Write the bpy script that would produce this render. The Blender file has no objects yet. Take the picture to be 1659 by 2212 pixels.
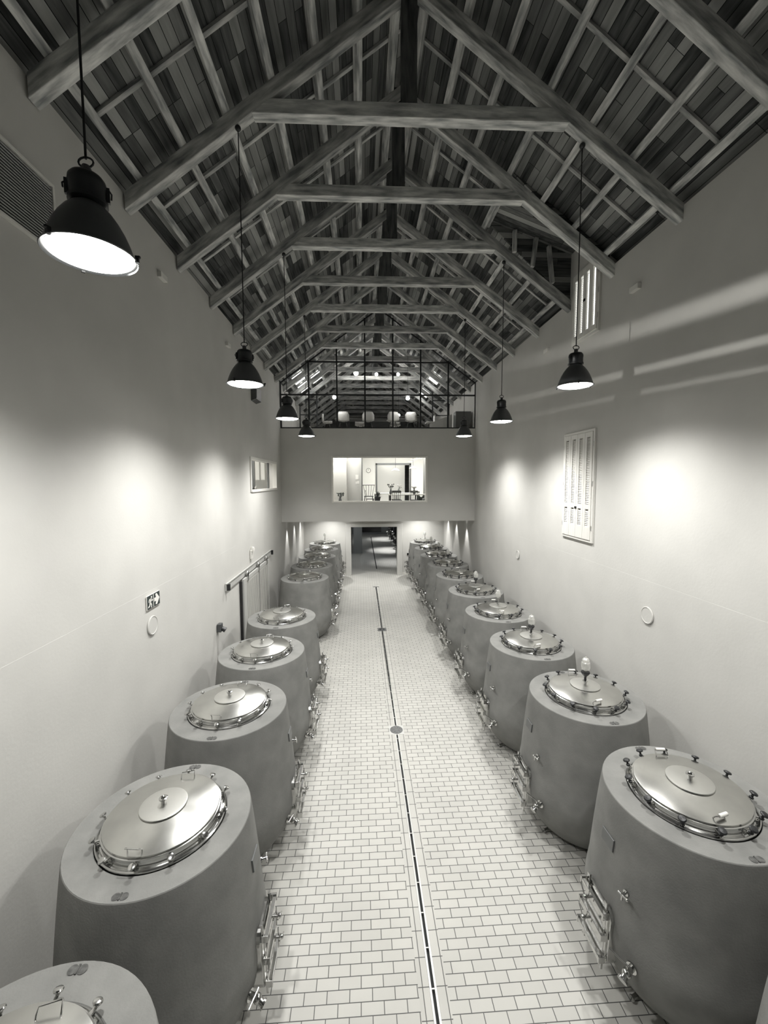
import bpy, math, random
from mathutils import Matrix, Vector
random.seed(7)
sc = bpy.context.scene
col = sc.collection
PI = math.pi

# ------------------------------------------------------------------ camera
CAMZ = 5.28
cam_d = bpy.data.cameras.new('camera'); cam = bpy.data.objects.new('camera', cam_d); col.objects.link(cam)
cam_d.sensor_fit = 'VERTICAL'; cam_d.sensor_height = 36.0
cam_d.lens = 887.92 / 2212 * 36.0
cam_d.clip_start = 0.05; cam_d.clip_end = 200
rt = Vector((0.99843, -0.0559, -0.00391)); up_ = Vector((0.00812, 0.07529, 0.99713)); fw = Vector((0.05545, 0.99559, -0.07562))
cm = Matrix.Identity(4)
for i in range(3):
    cm[i][0] = rt[i]; cm[i][1] = up_[i]; cm[i][2] = -fw[i]
cam.matrix_world = Matrix.Translation((0, 0, CAMZ)) @ cm
sc.camera = cam

# ------------------------------------------------------------------ light and exposure
vs = sc.view_settings
sc.display_settings.display_device = 'sRGB'
vs.view_transform = 'Standard'; vs.look = 'None'; vs.gamma = 1.0; vs.use_curve_mapping = False
vs.exposure = 0.13
LAMP_STRENGTH = 10.0      # glow of the lens itself
LAMP_WATTS = 540.0       # beam of each bell lamp
LAMP_CONE = math.radians(150); LAMP_BLEND = 1.0
LEAK_WATTS = 900.0         # sheets of light leaking past the nearest lamp's lens rim
ROOM_STRENGTH = 12.0
w = bpy.data.worlds.new('night'); sc.world = w; w.use_nodes = True
w.node_tree.nodes['Background'].inputs[0].default_value = (0.55, 0.6, 0.62, 1)
w.node_tree.nodes['Background'].inputs[1].default_value = 0.02
sc.cycles.max_bounces = 10; sc.cycles.diffuse_bounces = 6; sc.cycles.glossy_bounces = 5
sc.cycles.transmission_bounces = 8; sc.cycles.transparent_max_bounces = 16
sc.cycles.sample_clamp_indirect = 6.0
sc.cycles.caustics_reflective = False; sc.cycles.caustics_refractive = False

# ------------------------------------------------------------------ helpers
class MB:
    def __init__(s): s.v = []; s.f = []; s.sm = []; s.mi = []
    def add(s, vs_, fs, smooth=False, mi=0):
        o = len(s.v); s.v += [tuple(p) for p in vs_]
        for f in fs:
            s.f.append(tuple(i + o for i in f)); s.sm.append(smooth); s.mi.append(mi)
        return s
    def box(s, x0, x1, y0, y1, z0, z1, M=None, mi=0):
        P = [Vector(p) for p in ((x0,y0,z0),(x1,y0,z0),(x1,y1,z0),(x0,y1,z0),(x0,y0,z1),(x1,y0,z1),(x1,y1,z1),(x0,y1,z1))]
        if M is not None: P = [M @ p for p in P]
        return s.add(P, [(0,3,2,1),(4,5,6,7),(0,1,5,4),(1,2,6,5),(2,3,7,6),(3,0,4,7)], False, mi)
    def prism(s, poly, ext, mi=0):
        n = len(poly); e = Vector(ext); P = [Vector(p) for p in poly]
        return s.add(P + [p + e for p in P], [tuple(range(n))[::-1], tuple(range(n, 2*n))] + [(i, (i+1) % n, n + (i+1) % n, n + i) for i in range(n)], False, mi)
    def tube(s, p0, p1, r, n=10, r2=None, mi=0):
        p0 = Vector(p0); p1 = Vector(p1); r2 = r if r2 is None else r2
        q = (p1 - p0).normalized().to_track_quat('Z', 'Y').to_matrix()
        A = []; B = []
        for i in range(n):
            a = 2*PI*i/n; d = q @ Vector((math.cos(a), math.sin(a), 0))
            A.append(p0 + d*r); B.append(p1 + d*r2)
        s.add(A + B, [(i, (i+1) % n, n+(i+1) % n, n+i) for i in range(n)], True, mi)
        s.add(A, [tuple(range(n))[::-1]], False, mi); return s.add(B, [tuple(range(n))], False, mi)
    def path(s, pts, r, n=8, closed=False, mi=0):
        P = [Vector(p) for p in pts]; m = len(P); V = []
        prev = None
        for i in range(m):
            if closed: t = P[(i+1) % m] - P[i-1]
            else: t = P[min(i+1, m-1)] - P[max(i-1, 0)]
            t.normalize()
            if prev is None:
                a = Vector((0,0,1)) if abs(t.z) < .9 else Vector((1,0,0)); u = t.cross(a).normalized()
            else:
                u = (prev - t*prev.dot(t)).normalized()
            prev = u; v = t.cross(u)
            V += [P[i] + u*math.cos(2*PI*k/n)*r + v*math.sin(2*PI*k/n)*r for k in range(n)]
        F = []
        for i in range(m if closed else m-1):
            j = (i+1) % m
            F += [(i*n+k, i*n+(k+1) % n, j*n+(k+1) % n, j*n+k) for k in range(n)]
        s.add(V, F, True, mi)
        if not closed:
            s.add(V[:n], [tuple(range(n))[::-1]], False, mi); s.add(V[-n:], [tuple(range(n))], False, mi)
        return s
    def lathe(s, prof, n=32, M=None, closed=False, mi=0):
        V = []; m = len(prof)
        for (r, z) in prof:
            for k in range(n):
                a = 2*PI*k/n; p = Vector((max(r, 1e-4)*math.cos(a), max(r, 1e-4)*math.sin(a), z))
                V.append(M @ p if M is not None else p)
        F = []
        for i in range(m if closed else m-1):
            j = (i+1) % m
            F += [(i*n+k, i*n+(k+1) % n, j*n+(k+1) % n, j*n+k) for k in range(n)]
        return s.add(V, F, True, mi)
    def ball(s, c, r, n=12, sz=1.0, mi=0):
        return s.lathe([(r*math.sin(PI*i/8), -r*sz*math.cos(PI*i/8)) for i in range(9)], n, Matrix.Translation(c), mi=mi)
    def build(s, name, mat, parent=None, bevel=0, sharp=38):
        me = bpy.data.meshes.new(name); me.from_pydata(s.v, [], s.f)
        me.polygons.foreach_set('use_smooth', s.sm); me.polygons.foreach_set('material_index', s.mi)
        for m_ in (mat if isinstance(mat, (list, tuple)) else [mat]): me.materials.append(m_)
        me.update(); me.validate()
        if any(s.sm): me.set_sharp_from_angle(angle=math.radians(sharp))
        o = bpy.data.objects.new(name, me); col.objects.link(o)
        if parent: o.parent = parent
        if bevel:
            b = o.modifiers.new('bevel', 'BEVEL'); b.width = bevel; b.segments = 2; b.limit_method = 'ANGLE'
        return o

def tag(o, label=None, cat=None, group=None, kind=None):
    if label: o['label'] = label
    if cat: o['category'] = cat
    if group: o['group'] = group
    if kind: o['kind'] = kind
    return o
def empty(name, loc=(0,0,0), rz=0.0):
    o = bpy.data.objects.new(name, None); col.objects.link(o); o.location = loc; o.rotation_euler = (0,0,rz)
    o.empty_display_size = .2
    return o
KIDS = {}
def copy_tree(o, parent=None):
    c = o.copy(); col.objects.link(c); c.parent = parent
    for ch in list(o.children): copy_tree(ch, c)
    return c
def relocal(o, M):
    """give the mesh its own axes M (in parent space), its shape staying where it is"""
    o.data.transform(M.inverted()); o.matrix_local = M; return o
def axes(origin, ex, ez_hint):
    ex = Vector(ex).normalized(); ey = Vector(ez_hint).cross(ex).normalized(); ez = ex.cross(ey)
    M = Matrix.Identity(4)
    for i in range(3): M[i][0] = ex[i]; M[i][1] = ey[i]; M[i][2] = ez[i]; M[i][3] = origin[i]
    return M
ORD = ['nearest', 'second nearest', 'third nearest', 'fourth nearest', 'fifth nearest', 'sixth nearest', 'seventh nearest', 'eighth nearest', 'ninth nearest', 'tenth nearest', 'eleventh nearest', 'twelfth nearest', 'thirteenth nearest', 'fourteenth nearest']
NTH = ['first', 'second', 'third', 'fourth', 'fifth', 'sixth', 'seventh', 'eighth', 'ninth', 'tenth', 'eleventh', 'twelfth', 'thirteenth', 'fourteenth']

# ------------------------------------------------------------------ materials
def newmat(name):
    m = bpy.data.materials.new(name); m.use_nodes = True
    return m, m.node_tree, m.node_tree.nodes['Principled BSDF']
def N(nt, t, **kw):
    n = nt.nodes.new(t)
    for k, v in kw.items(): setattr(n, k, v)
    return n
def plain(name, c, rough=.5, metal=0.0, spec=None, emit=None, es=0):
    m, nt, b = newmat(name)
    b.inputs['Base Color'].default_value = (*c, 1); b.inputs['Roughness'].default_value = rough; b.inputs['Metallic'].default_value = metal
    if spec is not None: b.inputs['Specular IOR Level'].default_value = spec
    if emit: b.inputs['Emission Color'].default_value = (*emit, 1); b.inputs['Emission Strength'].default_value = es
    return m
def noisy(name, c0, c1, scale=4, rough=.7, bump=.1, detail=6, stretch=(1,1,1), metal=0.0, bscale=None, spec=.3, rand=0.0):
    m, nt, b = newmat(name)
    tc = N(nt, 'ShaderNodeTexCoord'); mp = N(nt, 'ShaderNodeMapping'); mp.inputs['Scale'].default_value = stretch
    nt.links.new(tc.outputs['Object'], mp.inputs['Vector'])
    vec = mp.outputs['Vector']
    if rand:
        oi = N(nt, 'ShaderNodeObjectInfo'); ad = N(nt, 'ShaderNodeVectorMath', operation='ADD')
        mu = N(nt, 'ShaderNodeMath', operation='MULTIPLY'); mu.inputs[1].default_value = 57.0
        nt.links.new(oi.outputs['Random'], mu.inputs[0]); nt.links.new(mp.outputs['Vector'], ad.inputs[0]); nt.links.new(mu.outputs[0], ad.inputs[1]); vec = ad.outputs[0]
    no = N(nt, 'ShaderNodeTexNoise'); no.inputs['Scale'].default_value = scale; no.inputs['Detail'].default_value = detail
    nt.links.new(vec, no.inputs['Vector'])
    rp = N(nt, 'ShaderNodeValToRGB'); rp.color_ramp.elements[0].position = .32; rp.color_ramp.elements[1].position = .68
    rp.color_ramp.elements[0].color = (*c0, 1); rp.color_ramp.elements[1].color = (*c1, 1)
    nt.links.new(no.outputs['Fac'], rp.inputs[0])
    out = rp.outputs[0]
    if rand:
        hs = N(nt, 'ShaderNodeHueSaturation'); mr = N(nt, 'ShaderNodeMapRange')
        mr.inputs['To Min'].default_value = 1 - rand; mr.inputs['To Max'].default_value = 1 + rand
        nt.links.new(oi.outputs['Random'], mr.inputs['Value']); nt.links.new(mr.outputs[0], hs.inputs['Value']); nt.links.new(out, hs.inputs['Color']); out = hs.outputs[0]
    nt.links.new(out, b.inputs['Base Color'])
    b.inputs['Roughness'].default_value = rough; b.inputs['Metallic'].default_value = metal; b.inputs['Specular IOR Level'].default_value = spec
    if bump:
        n2 = N(nt, 'ShaderNodeTexNoise'); n2.inputs['Scale'].default_value = bscale or scale*6; n2.inputs['Detail'].default_value = 4
        nt.links.new(vec, n2.inputs['Vector'])
        bp = N(nt, 'ShaderNodeBump'); bp.inputs['Strength'].default_value = bump; bp.inputs['Distance'].default_value = .01
        nt.links.new(n2.outputs['Fac'], bp.inputs['Height']); nt.links.new(bp.outputs[0], b.inputs['Normal'])
    return m

PLASTER = noisy('white_plaster', (.565,.559,.533), (.605,.598,.57), scale=1.3, rough=.85, bump=.12, bscale=26)
CONCRETE = noisy('grey_concrete', (.175,.176,.168), (.225,.225,.214), scale=3.5, rough=.8, bump=.18, bscale=60, rand=.05)
STEEL = noisy('stainless_steel', (.5,.5,.49), (.6,.6,.585), scale=6, rough=.16, bump=.0, metal=1.0, spec=.5)
DISCSTEEL = noisy('matt_disc_steel', (.56,.56,.54), (.62,.617,.59), scale=5, rough=.34, bump=.0, metal=1.0, spec=.5)
LIDSTEEL = noisy('brushed_lid_steel', (.52,.52,.5), (.6,.597,.57), scale=5, rough=.23, bump=.0, metal=1.0, spec=.5)
RUBBER = plain('black_rubber', (.012,.013,.014), .45)
DARKHOLE = plain('dark_recess', (.03,.032,.033), .8)
SOCKET = noisy('rusty_socket', (.05,.05,.048), (.12,.12,.115), scale=30, rough=.7, bump=.1)
PLAQUE2 = plain('grey_slat_paint', (.3,.305,.3), .5)
PLAQUE = plain('grey_plaque', (.16,.165,.165), .4, .6)
SHADETIMBER = noisy('shaded_post_timber', (.05,.053,.054), (.16,.165,.162), scale=3.0, rough=.85, bump=.3, stretch=(.8,4.5,4.5), bscale=16, rand=.15, spec=.2)  # darker copy of the truss timber, shade of unlit faces put into its colour
TIMBER = noisy('weathered_timber', (.22,.23,.23), (.76,.76,.735), scale=3.0, rough=.8, bump=.35, stretch=(.8,4.5,4.5), bscale=16, rand=.22, spec=.2)
WHITEPAINT = plain('white_paint', (.74,.73,.69), .5)
LAMPBLACK = plain('black_enamel', (.018,.02,.021), .35)
LAMPGREY = plain('dark_grey_enamel', (.075,.079,.081), .42)
CORD = plain('black_cord', (.008,.008,.009), .6)
FRAMEBLACK = plain('black_steel_frame', (.03,.032,.033), .45, .3)
RAIL = plain('pale_rail_paint', (.5,.5,.48), .4)
GALV = plain('brushed_rail_steel', (.6,.6,.58), .35, 1.0)
DOORGREY = noisy('pale_door_boards', (.46,.455,.43), (.52,.515,.485), scale=3, rough=.5, bump=.02, stretch=(1,1,.2))
LENS = plain('glowing_lamp_lens', (.9,.9,.88), .3, emit=(1,.985,.94), es=LAMP_STRENGTH)
BULB = plain('glowing_bulb', (.9,.9,.88), .3, emit=(1,.97,.9), es=60)
DOWN = plain('glowing_downlight', (.9,.9,.88), .3, emit=(1,.985,.94), es=12)
PANEL = plain('glowing_ceiling_panel', (.9,.9,.88), .3, emit=(1,.99,.95), es=ROOM_STRENGTH)
DAY = plain('daylight_behind_shutter', (.9,.9,.9), .5, emit=(.97,.99,1), es=1.6)
SKYL = plain('sky_in_roof_window', (.9,.9,.9), .5, emit=(1,1,.97), es=3.0)
ROOMWHITE = plain('white_room_paint', (.8,.795,.76), .7)
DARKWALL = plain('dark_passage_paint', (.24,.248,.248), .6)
SHELL = plain('white_chair_shell', (.62,.61,.58), .4)
DARKWOOD = noisy('dark_table_wood', (.03,.03,.028), (.07,.068,.062), scale=4, rough=.5, bump=.05, stretch=(.3,4,4))
LEAF = plain('dark_leaf', (.05,.06,.05), .6)
PETAL = plain('pale_petal', (.35,.34,.32), .6)
PAPER = plain('white_paper', (.85,.84,.8), .7)
SIGNDARK = plain('sign_dark_green', (.03,.04,.038), .5)
SIGNWHITE = plain('sign_white', (.85,.84,.8), .5)
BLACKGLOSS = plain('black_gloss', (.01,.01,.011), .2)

def glassmat(name, clear=.9, tint=(1,1,1), rough=.02, milk=0):
    m, nt, b = newmat(name); nt.nodes.remove(b)
    t = N(nt, 'ShaderNodeBsdfTransparent'); t.inputs[0].default_value = (*tint, 1)
    g = N(nt, 'ShaderNodeBsdfGlossy'); g.inputs['Roughness'].default_value = rough; g.inputs[0].default_value = (1,1,1,1)
    mx = N(nt, 'ShaderNodeMixShader'); mx.inputs[0].default_value = 1-clear
    nt.links.new(t.outputs[0], mx.inputs[1]); nt.links.new(g.outputs[0], mx.inputs[2]); out = mx.outputs[0]
    if milk:
        d = N(nt, 'ShaderNodeBsdfTranslucent'); d.inputs[0].default_value = (.9,.9,.87,1); d2 = N(nt, 'ShaderNodeBsdfDiffuse'); d2.inputs[0].default_value = (.9,.9,.87,1)
        m2 = N(nt, 'ShaderNodeMixShader'); nt.links.new(d.outputs[0], m2.inputs[1]); nt.links.new(d2.outputs[0], m2.inputs[2])
        m3 = N(nt, 'ShaderNodeMixShader'); m3.inputs[0].default_value = milk; nt.links.new(out, m3.inputs[1]); nt.links.new(m2.outputs[0], m3.inputs[2]); out = m3.outputs[0]
    nt.links.new(out, nt.nodes['Material Output'].inputs[0])
    return m
PANE = glassmat('window_glass', .95)
AIRGLASS = glassmat('airlock_glass', .72, (.97,.97,.95), .08, milk=.38)

def board_mat():
    m, nt, b = newmat('roof_boards')
    L = nt.links.new
    tc = N(nt, 'ShaderNodeTexCoord'); sp = N(nt, 'ShaderNodeSeparateXYZ'); L(tc.outputs['Object'], sp.inputs[0])
    def math_(op, a, bb=None):
        n = N(nt, 'ShaderNodeMath', operation=op)
        for i, q in enumerate((a, bb)):
            if q is None: continue
            if isinstance(q, (int, float)): n.inputs[i].default_value = q
            else: L(q, n.inputs[i])
        return n.outputs[0]
    s = math_('DIVIDE', sp.outputs['Y'], .128)
    row = math_('FLOOR', s); fr = math_('FRACT', s)
    wn = N(nt, 'ShaderNodeTexWhiteNoise', noise_dimensions='1D'); L(row, wn.inputs['W'])
    xs = math_('ADD', math_('DIVIDE', sp.outputs['X'], 1.63), math_('MULTIPLY', math_('ROUND', math_('MULTIPLY', wn.outputs['Value'], 2.0)), .5))
    seg = math_('FLOOR', xs)
    cb = N(nt, 'ShaderNodeCombineXYZ'); L(row, cb.inputs[0]); L(seg, cb.inputs[1])
    w2 = N(nt, 'ShaderNodeTexWhiteNoise', noise_dimensions='3D'); L(cb.outputs[0], w2.inputs['Vector'])
    mp = N(nt, 'ShaderNodeMapping'); mp.inputs['Scale'].default_value = (.45, 4.5, 4.5); L(tc.outputs['Object'], mp.inputs[0])
    av = N(nt, 'ShaderNodeVectorMath', operation='ADD'); sc_ = N(nt, 'ShaderNodeVectorMath', operation='SCALE'); sc_.inputs['Scale'].default_value = 40
    L(w2.outputs['Color'], sc_.inputs[0]); L(mp.outputs[0], av.inputs[0]); L(sc_.outputs[0], av.inputs[1])
    no = N(nt, 'ShaderNodeTexNoise'); no.inputs['Scale'].default_value = 3.2; no.inputs['Detail'].default_value = 7; no.inputs['Distortion'].default_value = .4; L(av.outputs[0], no.inputs['Vector'])
    tone = math_('ADD', math_('MULTIPLY', math_('POWER', w2.outputs['Value'], 2.6), .95), math_('MULTIPLY', math_('SUBTRACT', no.outputs['Fac'], .3), .6))
    rp = N(nt, 'ShaderNodeValToRGB'); rp.color_ramp.elements[0].color = (.024,.027,.028,1); rp.color_ramp.elements[1].color = (.43,.435,.42,1)
    L(tone, rp.inputs[0])
    gap = math_('MULTIPLY', math_('GREATER_THAN', fr, .045), math_('LESS_THAN', fr, .985))
    fx = math_('FRACT', xs); gap = math_('MULTIPLY', gap, math_('GREATER_THAN', fx, .004))
    mx = N(nt, 'ShaderNodeMix', data_type='RGBA'); mx.inputs[6].default_value = (.008,.009,.009,1)
    L(gap, mx.inputs[0]); L(rp.outputs[0], mx.inputs[7]); L(mx.outputs[2], b.inputs['Base Color'])
    b.inputs['Roughness'].default_value = .85; b.inputs['Specular IOR Level'].default_value = .15
    bp = N(nt, 'ShaderNodeBump'); bp.inputs['Strength'].default_value = .5; bp.inputs['Distance'].default_value = .01
    L(math_('ADD', gap, math_('MULTIPLY', no.outputs['Fac'], .3)), bp.inputs['Height']); L(bp.outputs[0], b.inputs['Normal'])
    return m
BOARDS = board_mat()

def tile_mat(name, bw, rh, off, c1, c2, mortar, loc=(0,0,0), ms=.0045, rz=0.0):
    m, nt, b = newmat(name); L = nt.links.new
    tc = N(nt, 'ShaderNodeTexCoord'); mp = N(nt, 'ShaderNodeMapping'); mp.inputs['Location'].default_value = loc; mp.inputs['Rotation'].default_value = (0,0,rz)
    L(tc.outputs['Object'], mp.inputs[0])
    br = N(nt, 'ShaderNodeTexBrick'); br.offset = off; br.offset_frequency = 2; br.squash = 1
    br.inputs['Scale'].default_value = 1; br.inputs['Brick Width'].default_value = bw; br.inputs['Row Height'].default_value = rh
    br.inputs['Mortar Size'].default_value = ms; br.inputs['Mortar Smooth'].default_value = .15; br.inputs['Bias'].default_value = 0
    br.inputs['Color1'].default_value = (*c1, 1); br.inputs['Color2'].default_value = (*c2, 1); br.inputs['Mortar'].default_value = (*mortar, 1)
    L(mp.outputs[0], br.inputs['Vector'])
    no = N(nt, 'ShaderNodeTexNoise'); no.inputs['Scale'].default_value = 1.2; no.inputs['Detail'].default_value = 6; L(tc.outputs['Object'], no.inputs['Vector'])
    hs = N(nt, 'ShaderNodeHueSaturation'); mr = N(nt, 'ShaderNodeMapRange'); mr.inputs['To Min'].default_value = .86; mr.inputs['To Max'].default_value = 1.1
    L(no.outputs['Fac'], mr.inputs['Value']); L(mr.outputs[0], hs.inputs['Value']); L(br.outputs['Color'], hs.inputs['Color']); L(hs.outputs[0], b.inputs['Base Color'])
    b.inputs['Roughness'].default_value = .5; b.inputs['Specular IOR Level'].default_value = .3
    bp = N(nt, 'ShaderNodeBump'); bp.inputs['Strength'].default_value = .5; bp.inputs['Distance'].default_value = .004; bp.invert = True
    L(br.outputs['Fac'], bp.inputs['Height']); L(bp.outputs[0], b.inputs['Normal'])
    return m
T1, T2, TM = (.452,.446,.418), (.488,.481,.45), (.085,.086,.083)
TILES = tile_mat('floor_tiles', .2335, .1122, .5, T1, T2, TM, loc=(.04,.02,0))
TILES_R = tile_mat('floor_tiles_right', .2335, .1122, .5, T1, T2, TM, loc=(.11,.06,0))
BORDER = tile_mat('floor_border_tiles', .27, .12, 0, T1, T2, TM, loc=(.1,.0,0), rz=PI/2)

# ------------------------------------------------------------------ the room
XL, XR, XC = -3.19, 4.64, .755
SK = -.015                       # the cross walls and trusses stand a touch out of square
YG, YB, YN, YE = 16.62, 22.9, -.5, 33.0
Z0 = CAMZ
SL = .74; CA = math.cos(math.atan(SL)); SA = math.sin(math.atan(SL))
def zb(d): return Z0 + 4.97 + (2.19 - abs(d)) * SL     # underside of the rafters at distance d from the ridge line
PUR = .24                        # purlin underside above that
BRD = .24 + .15 + .07            # boards
WT = Z0 + 3.92                   # wall top
LED = 3.64                       # plaster ledge / gallery soffit

def S(o, label): return tag(o, label, None, None, 'structure')

def slab(name, boxes, mat, label, parent=None):
    m = MB()
    for b in boxes: m.box(*b)
    return S(m.build(name, mat, parent), label)

# floor: tiles either side of a slot drain laid between two border strips
m = MB()
m.box(-3.6, .553, YN, 41, -.12, 0, mi=0); m.box(.863, 5.1, YN, 41, -.12, 0, mi=1)
m.box(.553, .669, YN, 20.22, -.12, 0, mi=2); m.box(.748, .863, YN, 20.22, -.12, 0, mi=2)
m.box(.669, .748, YN, 20.22, -.12, -.07, mi=2)
m.box(.553, .863, 20.22, 41, -.12, 0, mi=0)
S(m.build('floor', [TILES, TILES_R, BORDER]), 'pale brick-bond tiled cellar floor with dark joints')

# side walls
def side_wall(name, x, sgn, holes, tops, label):
    """x: inner face; outward direction sgn; holes (y0,y1,z0,z1); tops (y0,y1,ztop)"""
    m = MB()
    def bx(y0, y1, z0, z1, inset):
        xa = x + sgn*inset; xb = x + sgn*.34
        m.box(min(xa,xb), max(xa,xb), y0, y1, z0, z1)
    bx(YN, 41, 0, LED, .0025)
    cuts = sorted({YN, 41.0} | {h[0] for h in holes} | {h[1] for h in holes} | {t[0] for t in tops} | {t[1] for t in tops})
    for a, b in zip(cuts[:-1], cuts[1:]):
        mid = (a+b)/2; top = WT
        for t in tops:
            if t[0] < mid < t[1]: top = t[2]
        hs = [h for h in holes if h[0] < mid < h[1]]
        z = LED
        for h in sorted(hs, key=lambda q: q[2]):
            bx(a, b, z, h[2], .004); z = h[3]
        if z < top: bx(a, b, z, top, .004)
    return S(m.build(name, PLASTER), label)
LW = (12.15, 15.74, Z0-.27, Z0+.67)
UWIN = (7.98, 8.96, 8.2, 9.62)
side_wall('wall_left', XL, -1, [LW], [], 'white plastered long wall on the left')
side_wall('wall_right', XR, 1, [UWIN], [(7.72, 9.2, 10.2)], 'white plastered long wall on the right')
slab('wall_near', [(XL-.4, XR+.4, YN-.3, YN, 0, 12.6)], DARKWALL, 'unseen end wall behind the viewer, dark and close to cut bounced light')  # unseen end wall, kept dark and close to cut bounced light

slab('floor_bounce_block', [(XL, XR, YN, .75, 3.45, 3.6)], DARKWOOD, 'dark slab added out of view below the viewer to block bounced light')  # slab out of view, added to block light bouncing up near the camera

# far upper wall (under the gallery glass) with its wide window
def skew(o, y=YG): 
    M = Matrix.Translation((XC, y, 0)) @ Matrix.Rotation(SK, 4, 'Z') @ Matrix.Translation((-XC, -y, 0))
    o.data.transform(M); return o
wx0, wx1, wz0, wz1 = -1.14, 2.65, Z0-.84, Z0+.955
GT = Z0 + 2.09
m = MB()
m.box(XL-.02, XR+.02, YG-.004, YG+.2, LED, Z0-.914)
m.box(XL-.02, wx0, YG, YG+.2, Z0-.914, GT); m.box(wx1, XR+.02, YG, YG+.2, Z0-.914, GT)
m.box(wx0, wx1, YG, YG+.2, Z0-.914, wz0); m.box(wx0, wx1, YG, YG+.2, wz1, GT)
S(skew(m.build('wall_upper', PLASTER)), 'white plastered wall below the gallery glass')
slab('ceiling', [(XL+.0, XR-.0, YG+.21, YB+.3, LED, 3.84)], PLASTER, 'flat white soffit under the gallery')
# far lower wall with the doorway
dx0, dx1, dz1 = -.57, 2.0, 2.72
m = MB()
m.box(XL-.02, dx0, YB, YB+.3, 0, LED); m.box(dx1, XR+.02, YB, YB+.3, 0, LED); m.box(dx0, dx1, YB, YB+.3, dz1, LED)
S(skew(m.build('wall_far', PLASTER), YB), 'white far wall with the open doorway to the next cellar')
m = MB()
for a, b in ((dx0-.3, dx0), (dx1, dx1+.3)): m.box(a, b, YB-.16, YB+.02, 0, dz1+.18)
m.box(dx0, dx1, YB-.16, YB+.02, dz1, dz1+.18)
S(skew(m.build('trim_1', PLASTER, bevel=.01), YB), 'thick white surround of the open doorway')
m = MB(); m.box(XL+.01, dx0-.31, YB-.03, YB-.002, 0, .1); m.box(dx1+.31, XR-.01, YB-.03, YB-.002, 0, .1)
S(skew(m.build('baseboard_far', WHITEPAINT), YB), 'low white skirting along the far wall')

# roof boards: two slopes, each with its own axes so that the boards run along the hall
def slope_mat(side):
    o = Vector((XC, 0, zb(0) + BRD)); ey = Vector((side*CA, 0, -SA)); ex = Vector((0, 1, 0))
    ez = ex.cross(ey)
    M = Matrix.Identity(4)
    for i in range(3): M[i][0] = ex[i]; M[i][1] = ey[i]; M[i][2] = ez[i]; M[i][3] = o[i]
    return M
LEN = 4.35 / CA
for side, nm in ((-1, 'left'), (1, 'right')):
    M = slope_mat(side); tz = .03 * (1 if side < 0 else -1)
    z0, z1 = sorted((0, -tz if False else (M.inverted() @ (M @ Vector((0,0,0)) + Vector((0,0,.04)))).z))
    m = MB()
    if side < 0: m.box(YN, YE, 0, LEN, z0, z1)
    else:
        m.box(YN, 7.72, 0, LEN, z0, z1); m.box(9.2, YE, 0, LEN, z0, z1); m.box(7.72, 9.2, 0, 1.95/CA, z0, z1)
    o = m.build('ceiling', BOARDS); o.matrix_world = M
    S(o, 'weathered board lining of the %s roof slope' % nm)
slab('wall_gable', [(XL-.4, XR+.4, YE, YE+.2, 3.6, 12.6)], BOARDS, 'boarded gable at the far end of the loft')

# ------------------------------------------------------------------ trusses
TY = [2.74, 4.37, 6.0, 7.60, 9.17, 10.79, 12.46, 14.12, 15.80, 17.45, 19.1, 20.7, 22.3, 24.0, 25.6, 27.2, 28.9, 30.5]
TW = .145
def make_truss(y, idx):
    root = empty('roof_truss', (XC, y, Z0+4.97), SK)
    zc = Z0 + 4.97
    h = .19 / CA
    for sgn in (-1, 1):
        de = 3.925
        poly = [(sgn*de, 0, zb(de)-zc), (sgn*.0, 0, zb(0)-zc), (0, 0, zb(0)-zc+h), (sgn*de, 0, zb(de)-zc+h)]
        m = MB().prism(poly, (0, TW, 0)) if sgn > 0 else MB().prism(poly[::-1], (0, TW, 0))
        o = m.build('rafter', TIMBER, root, bevel=.008)
        relocal(o, axes(Vector(poly[0]), Vector(poly[1])-Vector(poly[0]), (0, 0, 1)))
    m = MB().prism([(-2.19,.0,0),(2.19,0,0),(2.19-.19/SL+.02,0,.19),(-2.19+.19/SL-.02,0,.19)], (0, TW+.02, 0))
    o = m.build('collar_beam', TIMBER, root, bevel=.008); relocal(o, axes(Vector((-2.1, -.01, 0)), (1,0,0), (0,0,1)))
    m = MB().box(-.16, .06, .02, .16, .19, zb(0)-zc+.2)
    o = m.build('king_post', SHADETIMBER, root, bevel=.006); relocal(o, axes(Vector((-.05, .1, .2)), (0,0,1), (0,1,0)))
    return root
vis = 0
for i, y in enumerate(TY):
    r = make_truss(y, i)
    if y < 16.5:
        t = 'heavy weathered timber roof truss, ' + ORD[i-1] + ' one in view along the hall'
        if i == 0: t = 'timber roof truss above the frame, carrying the nearest lamp'
        if i == 8: t = 'weathered timber roof truss right in front of the gallery glass'
        g = 'roof trusses over the hall'
    else:
        t = 'timber roof truss over the loft, ' + NTH[i-9] + ' one behind the gallery glass'; g = 'roof trusses over the loft'
    tag(r, t, 'roof truss', g)

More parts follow.
